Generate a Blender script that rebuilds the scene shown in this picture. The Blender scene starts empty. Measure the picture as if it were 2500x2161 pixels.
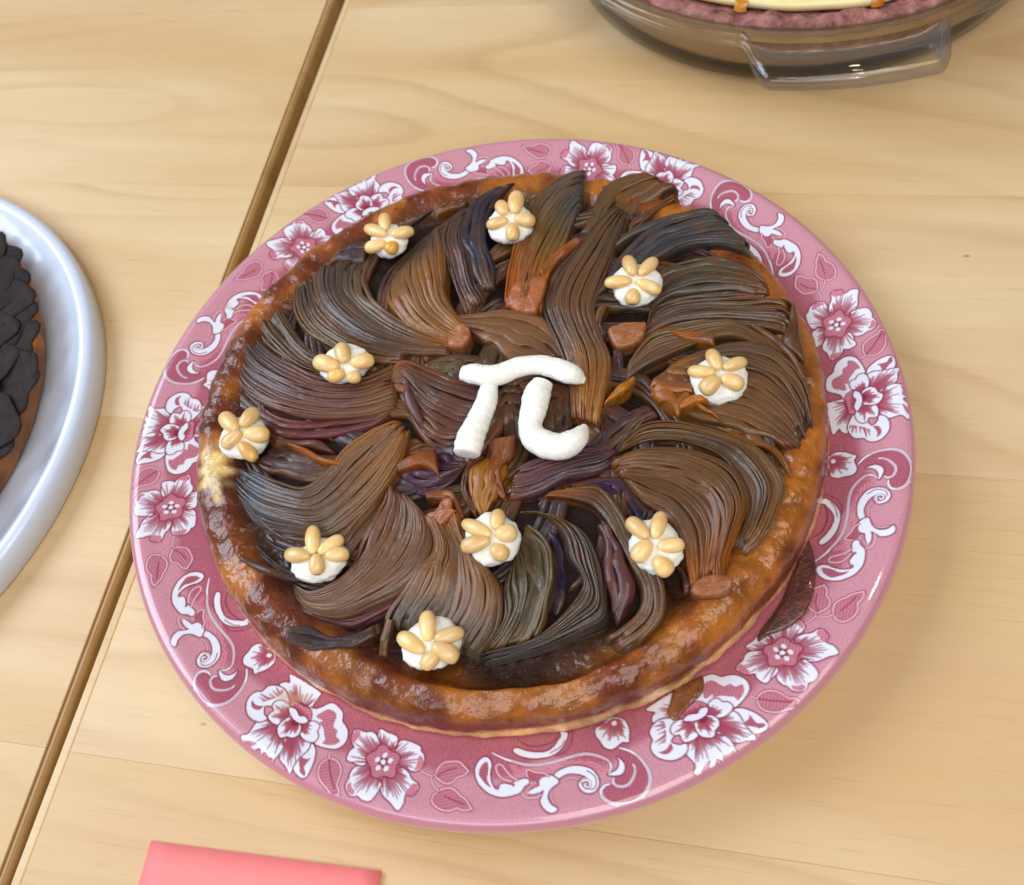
import bpy, bmesh, math, random
import numpy as np
from mathutils import Vector, Matrix
random.seed(7); rng = np.random.default_rng(7)
S = bpy.context.scene
COL = S.collection
MM = 0.001

# ---------------------------------------------------------------- camera, world, lamps
cam = bpy.data.objects.new('camera', bpy.data.cameras.new('camera'))
COL.objects.link(cam)
cam.matrix_world = Matrix(((0.9629285, 0.2697537, -0.0012563, 0.0),
                           (-0.2319252, 0.8254974, -0.5145530, -0.1934481),
                           (-0.1377655, 0.4957691, 0.8574577, 0.3218323),
                           (0, 0, 0, 1)))
cam.data.sensor_width = 36.0
cam.data.lens = 36.0 * 2258.63 / 2500.0
cam.data.clip_start = 0.01
cam.data.clip_end = 20.0
cam.data.dof.use_dof = True
cam.data.dof.focus_distance = 0.335
cam.data.dof.aperture_fstop = 13.0
S.camera = cam
W = bpy.data.worlds.new('World'); S.world = W; W.use_nodes = True
bg = W.node_tree.nodes['Background']
bg.inputs[0].default_value = (0.86, 0.90, 1.0, 1); bg.inputs[1].default_value = 0.17
S.view_settings.view_transform = 'Standard'; S.view_settings.look = 'None'
S.view_settings.exposure = 0.0; S.view_settings.gamma = 1.0
S.cycles.use_denoising = True
S.cycles.max_bounces = 10; S.cycles.transmission_bounces = 10; S.cycles.glossy_bounces = 4
S.cycles.caustics_reflective = False

def area(name, loc, target, sx, sy, power, color):
    d = bpy.data.lights.new(name, 'AREA'); d.shape = 'RECTANGLE'; d.size = sx; d.size_y = sy
    d.energy = power; d.color = color
    o = bpy.data.objects.new(name, d); COL.objects.link(o); o.location = loc
    o.rotation_euler = (Vector(target) - Vector(loc)).to_track_quat('-Z', 'Y').to_euler()
    return o
# a tall cool window to the left and behind the photographer, warm ceiling panel, small ceiling bulbs
area('window_light', (-1.30, 0.75, 1.30), (0, 0, 0), 1.5, 1.1, 36.0, (0.78, 0.87, 1.0))
area('window_light', (-0.45, -1.25, 1.35), (0, 0, 0), 1.7, 0.7, 15.0, (0.78, 0.83, 1.0))
area('ceiling_light', (0.5, -0.9, 2.2), (0, 0, 0), 1.8, 1.2, 30.0, (1.0, 0.90, 0.76))
for k, (x, y, z) in enumerate([(0.55, -0.35, 1.9), (-0.1, -0.75, 1.9), (0.75, 0.45, 1.9)]):
    d = bpy.data.lights.new('ceiling_bulb', 'POINT'); d.energy = 2.2; d.color = (1.0, 0.80, 0.55); d.shadow_soft_size = 0.03
    o = bpy.data.objects.new('ceiling_bulb', d); COL.objects.link(o); o.location = (x, y, z)

# ---------------------------------------------------------------- data: traced outlines in millimetres/10 on the plate and tart planes
OPS=[["f","M",[[1320,-42],[1337,-17],[1364,-4],[1363,-19],[1343,-39],[1323,-51]],1,0],["f","M",[[1307,-68],[1329,-50],[1340,-45],[1326,-64],[1310,-77]],1,0],["f","M",[[1302,-93],[1315,-74],[1325,-69],[1317,-87],[1304,-100]],1,0],["f","M",[[1300,-133],[1306,-115],[1314,-111],[1313,-126],[1304,-137]],1,0],["f","M",[[1300,-188],[1309,-168],[1320,-159],[1318,-173],[1306,-191]],1,0],["f","M",[[1260,-289],[1271,-271],[1293,-259],[1308,-256],[1300,-271],[1282,-284]],1,0],["f","W",[[1202,-105],[1212,-86],[1226,-90],[1248,-107],[1264,-129],[1271,-155],[1269,-188],[1260,-220],[1243,-251],[1223,-268],[1216,-256],[1234,-228],[1248,-197],[1254,-164],[1245,-138],[1227,-118],[1216,-107]],1,1],["l","D",4,[[1206,-69],[1232,-73],[1254,-87],[1272,-109],[1277,-142]],0],["l","D",5,[[1217,-111],[1228,-142],[1230,-176],[1219,-217],[1191,-246]],0],["l","D",4,[[1235,-100],[1251,-118],[1262,-155]],0],["f","W",[[1222,14],[1216,35],[1205,57],[1208,82],[1224,101],[1240,106],[1265,106],[1284,98],[1298,94],[1292,75],[1301,53],[1304,34],[1290,16],[1267,9],[1248,1],[1231,4]],1,1],["r",[1216,72],[[1222,14],[1216,35],[1205,57],[1208,82],[1224,101],[1240,106],[1265,106],[1284,98],[1298,94],[1292,75],[1301,53],[1304,34],[1290,16],[1267,9],[1248,1],[1231,4]],11,0.3,0.72,4],["f","I",[[1308,61],[1325,87],[1353,110],[1388,123],[1424,124],[1453,108],[1472,81],[1479,49],[1474,10],[1461,-17],[1439,-33],[1419,-30],[1409,-14],[1409,1],[1387,20],[1369,50],[1335,47]],1,0],["l","W",11,[[1308,61],[1325,87],[1353,110],[1388,123],[1424,124],[1453,108],[1472,81],[1479,49],[1474,10],[1461,-17],[1439,-33],[1419,-30],[1409,-14],[1409,1]],1],["l","W",9,[[1369,86],[1383,88],[1401,81],[1421,63],[1428,43],[1421,20],[1406,11],[1394,17]],1],["f","W",[[1335,47],[1358,59],[1378,56],[1389,42],[1387,20],[1378,3],[1375,27],[1365,42],[1349,48]],1,1],["l","W",9,[[1374,8],[1360,18],[1340,17],[1320,-2],[1303,-29],[1294,-57],[1292,-93],[1293,-127],[1292,-167],[1288,-202],[1275,-243],[1255,-277],[1242,-298],[1230,-313],[1210,-336]],1],["f","W",[[1342,-165],[1328,-150],[1322,-121],[1323,-93],[1332,-68],[1346,-46],[1364,-34],[1386,-29],[1406,-36],[1418,-52],[1417,-71],[1408,-84],[1393,-92],[1378,-90],[1370,-78],[1371,-64],[1380,-57],[1366,-65],[1353,-82],[1344,-105],[1342,-128],[1348,-148]],1,1],["f","I",[[1373,-71],[1380,-59],[1390,-55],[1402,-58],[1407,-68],[1400,-79],[1389,-84],[1378,-81]],1,0],["l","W",6,[[1378,-82],[1377,-67],[1386,-58],[1397,-61],[1399,-70],[1392,-76],[1387,-71]],0],["l","D",4,[[1349,-57],[1367,-41],[1386,-37],[1405,-45],[1410,-60]],0],["l","P",4,[[1368,-88],[1358,-107],[1357,-130],[1362,-156],[1376,-176],[1398,-185],[1424,-179],[1437,-174]],0],["f","W",[[1331,-172],[1347,-155],[1360,-152],[1372,-179],[1393,-195],[1419,-191],[1435,-176],[1443,-181],[1441,-200],[1422,-215],[1401,-218],[1385,-208],[1371,-202],[1373,-224],[1369,-247],[1358,-232],[1354,-212],[1341,-209],[1329,-193]],1,1],["f","I",[[1332,-177],[1318,-191],[1310,-213],[1294,-237],[1311,-243],[1334,-235],[1342,-222],[1332,-199]],0,0],["l","P",6,[[1332,-177],[1318,-191],[1310,-213],[1294,-237],[1311,-243],[1334,-235],[1342,-222]],0],["l","P",6,[[1342,-231],[1340,-245],[1350,-262],[1366,-268],[1380,-256],[1387,-232],[1383,-213]],0],["f","W",[[1359,-213],[1372,-211],[1374,-228],[1368,-252],[1359,-236]],1,0],["f","W",[[1321,-248],[1336,-241],[1343,-257],[1358,-274],[1360,-297],[1359,-319],[1352,-343],[1337,-366],[1318,-383],[1291,-397],[1263,-400],[1241,-394],[1224,-380],[1218,-362],[1225,-350],[1241,-345],[1261,-350],[1283,-356],[1304,-356],[1326,-349],[1330,-337],[1318,-329],[1320,-313],[1329,-293],[1321,-282]],1,1],["f","I",[[1233,-359],[1248,-355],[1272,-361],[1294,-367],[1319,-359],[1306,-373],[1293,-380],[1266,-390],[1243,-378]],1,0],["l","P",6,[[1318,-276],[1297,-294],[1275,-305],[1259,-313],[1252,-324],[1261,-333],[1284,-330],[1303,-317],[1318,-294]],0],["f","I",[[1319,-293],[1329,-285],[1335,-288],[1332,-295],[1320,-297]],1,0],["f","I",[[1316,-342],[1324,-336],[1332,-336],[1327,-344],[1318,-349]],1,0],["f","I2",[[1248,-420],[1258,-437],[1259,-458],[1270,-475],[1269,-496],[1254,-514],[1234,-525],[1212,-511],[1200,-491],[1203,-469],[1211,-444],[1232,-430]],1,1],["l","P",6,[[1248,-420],[1258,-437],[1259,-458],[1270,-475],[1269,-496],[1254,-514],[1234,-525],[1212,-511],[1200,-491],[1203,-469],[1211,-444],[1232,-430],[1248,-420]],0],["l","D",4,[[1228,-455],[1228,-491],[1239,-520]],0],["f","I2",[[1368,-430],[1369,-445],[1362,-464],[1354,-474],[1356,-498],[1347,-521],[1334,-536],[1315,-547],[1296,-541],[1287,-525],[1283,-505],[1288,-483],[1303,-467],[1320,-457],[1336,-443]],1,1],["l","P",6,[[1368,-430],[1369,-445],[1362,-464],[1354,-474],[1356,-498],[1347,-521],[1334,-536],[1315,-547],[1296,-541],[1287,-525],[1283,-505],[1288,-483],[1303,-467],[1320,-457],[1336,-443],[1368,-430]],0],["l","D",4,[[1307,-506],[1328,-480],[1349,-450]],0],["l","P",5,[[1285,-523],[1269,-535],[1246,-539],[1232,-538],[1233,-525]],0],["l","P",5,[[1234,-535],[1221,-555],[1199,-575],[1192,-593]],0],["f","I2",[[1331,638],[1344,617],[1345,587],[1345,559],[1333,532],[1313,517],[1285,520],[1272,540],[1272,565],[1285,587],[1313,609],[1320,627]],1,1],["l","P",6,[[1331,638],[1344,617],[1345,587],[1345,559],[1333,532],[1313,517],[1285,520],[1272,540],[1272,565],[1285,587],[1313,609],[1320,627],[1331,638]],0],["l","D",4,[[1285,520],[1306,560],[1329,615]],0],["l","P",5,[[1271,504],[1285,520]],0],["f","W",[[1115,639],[1086,623],[1086,605],[1098,579],[1105,557],[1122,566],[1139,592],[1145,610]],1,1],["r",[1168,654],[[1115,639],[1086,623],[1086,605],[1098,579],[1105,557],[1122,566],[1139,592],[1145,610]],9,0.35,0.78,4],["f","W",[[1132,703],[1120,716],[1119,734],[1109,750],[1090,754],[1071,746],[1058,726],[1056,708],[1049,698],[1058,670],[1073,643],[1089,637],[1114,653],[1129,676]],1,1],["r",[1168,654],[[1132,703],[1120,716],[1119,734],[1109,750],[1090,754],[1071,746],[1058,726],[1056,708],[1049,698],[1058,670],[1073,643],[1089,637],[1114,653],[1129,676]],9,0.35,0.78,4],["f","W",[[1141,705],[1129,735],[1134,763],[1129,792],[1145,804],[1163,804],[1178,788],[1199,805],[1224,808],[1225,776],[1228,741],[1221,719],[1208,699],[1180,697]],1,1],["r",[1168,654],[[1141,705],[1129,735],[1134,763],[1129,792],[1145,804],[1163,804],[1178,788],[1199,805],[1224,808],[1225,776],[1228,741],[1221,719],[1208,699],[1180,697]],9,0.35,0.78,4],["f","W",[[1210,697],[1222,712],[1247,722],[1269,723],[1284,704],[1287,683],[1300,672],[1305,656],[1295,631],[1275,622],[1267,612],[1248,604],[1231,608],[1213,628]],1,1],["r",[1168,654],[[1210,697],[1222,712],[1247,722],[1269,723],[1284,704],[1287,683],[1300,672],[1305,656],[1295,631],[1275,622],[1267,612],[1248,604],[1231,608],[1213,628]],9,0.35,0.78,4],["f","W",[[1146,604],[1133,579],[1129,556],[1136,540],[1148,531],[1164,501],[1181,504],[1199,524],[1203,547],[1220,547],[1244,563],[1235,586],[1224,610],[1206,618],[1176,607]],1,1],["r",[1168,654],[[1146,604],[1133,579],[1129,556],[1136,540],[1148,531],[1164,501],[1181,504],[1199,524],[1203,547],[1220,547],[1244,563],[1235,586],[1224,610],[1206,618],[1176,607]],9,0.35,0.78,4],["f","M",[[1129,792],[1145,804],[1163,804],[1177,785],[1157,779],[1140,776]],1,0],["f","M",[[1286,667],[1296,671],[1304,656],[1293,634],[1278,634],[1285,649]],1,0],["f","M",[[1160,519],[1176,528],[1200,532],[1191,511],[1166,501]],1,0],["f","M",[[1065,724],[1071,745],[1091,753],[1110,744],[1091,735],[1074,720]],1,0],["f","I3",[[1216,661],[1212,652],[1207,644],[1203,638],[1201,630],[1201,621],[1199,611],[1195,602],[1188,599],[1179,600],[1171,603],[1165,606],[1158,605],[1151,602],[1142,601],[1134,603],[1129,610],[1127,620],[1128,630],[1128,638],[1126,645],[1121,653],[1117,662],[1116,672],[1121,681],[1128,686],[1136,689],[1143,691],[1148,696],[1153,703],[1159,711],[1167,715],[1175,713],[1181,706],[1186,697],[1190,690],[1195,686],[1202,683],[1210,679],[1216,671]],1,1],["f","W",[[1181,675],[1169,669],[1162,678],[1174,685]],1,0],["f","W",[[1189,649],[1179,655],[1188,665],[1198,658]],1,0],["f","W",[[1165,629],[1170,640],[1183,637],[1177,626]],1,0],["f","W",[[1142,644],[1156,644],[1154,633],[1140,633]],1,0],["f","W",[[1152,672],[1154,662],[1141,658],[1138,669]],1,0],["f","D",[[1181,668],[1177,654],[1183,642],[1170,642],[1161,631],[1158,645],[1145,649],[1156,658],[1158,672],[1168,664]],0,0],["f","W",[[1173,654],[1172,647],[1167,644],[1161,646],[1158,651],[1160,658],[1165,661],[1171,660]],1,0],["f","W",[[1231,331],[1209,322],[1183,314],[1176,305],[1187,257],[1201,208],[1213,180],[1229,206],[1240,193],[1259,189],[1261,233],[1274,261],[1247,282],[1237,303]],1,1],["r",[1264,317],[[1231,331],[1209,322],[1183,314],[1176,305],[1187,257],[1201,208],[1213,180],[1229,206],[1240,193],[1259,189],[1261,233],[1274,261],[1247,282],[1237,303]],10,0.25,0.68,4],["f","W",[[1299,435],[1314,449],[1347,455],[1378,462],[1402,468],[1399,441],[1399,414],[1388,396],[1361,372],[1347,367],[1325,384],[1308,402]],1,1],["r",[1307,354],[[1299,435],[1314,449],[1347,455],[1378,462],[1402,468],[1399,441],[1399,414],[1388,396],[1361,372],[1347,367],[1325,384],[1308,402]],12,0.3,0.8,4],["f","W",[[1296,440],[1300,463],[1319,488],[1343,506],[1367,517],[1382,511],[1388,490],[1386,470],[1376,463],[1347,455],[1322,453],[1308,448]],1,1],["f","I",[[1326,478],[1345,484],[1359,490],[1364,507],[1374,512],[1377,493],[1368,478],[1357,457],[1345,455],[1337,472]],1,0],["f","W",[[1288,441],[1283,462],[1268,487],[1249,508],[1227,513],[1206,505],[1189,486],[1183,462],[1181,443],[1164,421],[1162,396],[1166,372],[1178,361],[1202,355],[1222,345],[1231,331],[1252,359],[1264,404]],1,1],["f","I3",[[1225,495],[1242,495],[1260,482],[1271,462],[1258,457],[1251,442],[1241,422],[1237,394],[1227,397],[1234,369],[1208,370],[1189,377],[1180,399],[1186,417],[1212,438],[1211,460],[1225,473]],1,0],["f","W",[[1358,359],[1370,382],[1390,394],[1414,397],[1433,401],[1441,380],[1437,353],[1426,335],[1441,323],[1454,302],[1455,276],[1450,255],[1431,267],[1411,263],[1386,253],[1366,267],[1350,289],[1338,302],[1355,324]],1,1],["r",[1306,317],[[1358,359],[1370,382],[1390,394],[1414,397],[1433,401],[1441,380],[1437,353],[1426,335],[1441,323],[1454,302],[1455,276],[1450,255],[1431,267],[1411,263],[1386,253],[1366,267],[1350,289],[1338,302],[1355,324]],16,0.3,0.66,4],["f","I3",[[1415,394],[1431,398],[1439,379],[1435,352],[1422,355],[1422,376]],1,0],["f","I3",[[1425,314],[1440,309],[1451,296],[1451,276],[1440,286]],1,0],["f","W",[[1276,267],[1264,244],[1258,217],[1263,195],[1275,177],[1292,167],[1314,170],[1330,158],[1350,156],[1373,169],[1389,195],[1393,221],[1386,245],[1373,260],[1356,262],[1354,241],[1338,220],[1322,232],[1299,266]],1,1],["r",[1278,306],[[1266,221],[1275,177],[1314,170],[1330,158],[1338,200]],9,0.35,0.8,4],["f","I",[[1340,218],[1356,220],[1367,208],[1369,189],[1356,173],[1357,189],[1350,205]],1,0],["f","W",[[1256,373],[1245,390],[1247,406],[1261,414],[1269,432],[1286,439],[1299,427],[1307,404],[1304,382],[1289,361],[1272,368]],1,1],["r",[1291,346],[[1256,373],[1245,390],[1247,406],[1261,414],[1269,432],[1286,439],[1299,427],[1307,404],[1304,382],[1289,361],[1272,368]],9,0.3,0.62,4],["f","M",[[1259,366],[1242,352],[1236,332],[1245,308],[1251,290],[1256,273],[1275,272],[1279,301],[1279,333],[1269,357]],1,1],["r",[1281,322],[[1259,366],[1242,352],[1236,332],[1245,308],[1251,290],[1256,273],[1275,272],[1279,301],[1279,333],[1269,357]],9,0.3,0.75,4],["f","W",[[1280,286],[1294,309],[1315,308],[1338,308],[1349,289],[1350,263],[1337,256],[1322,255],[1318,239],[1304,232],[1286,243],[1278,265]],1,1],["r",[1291,322],[[1280,286],[1294,309],[1315,308],[1338,308],[1349,289],[1350,263],[1337,256],[1322,255],[1318,239],[1304,232],[1286,243],[1278,265]],9,0.35,0.78,4],["f","W",[[1290,356],[1298,373],[1314,382],[1331,377],[1341,361],[1356,353],[1359,343],[1351,321],[1336,310],[1315,308],[1298,315]],1,1],["r",[1292,335],[[1290,356],[1298,373],[1314,382],[1331,377],[1341,361],[1356,353],[1359,343],[1351,321],[1336,310],[1315,308],[1298,315]],10,0.3,0.75,4],["f","D",[[1290,351],[1300,353],[1308,341],[1307,330],[1297,326]],1,0],["f","W",[[1264,364],[1281,357],[1292,333],[1291,304],[1281,281],[1270,302],[1274,329],[1262,343]],1,1]]
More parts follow.
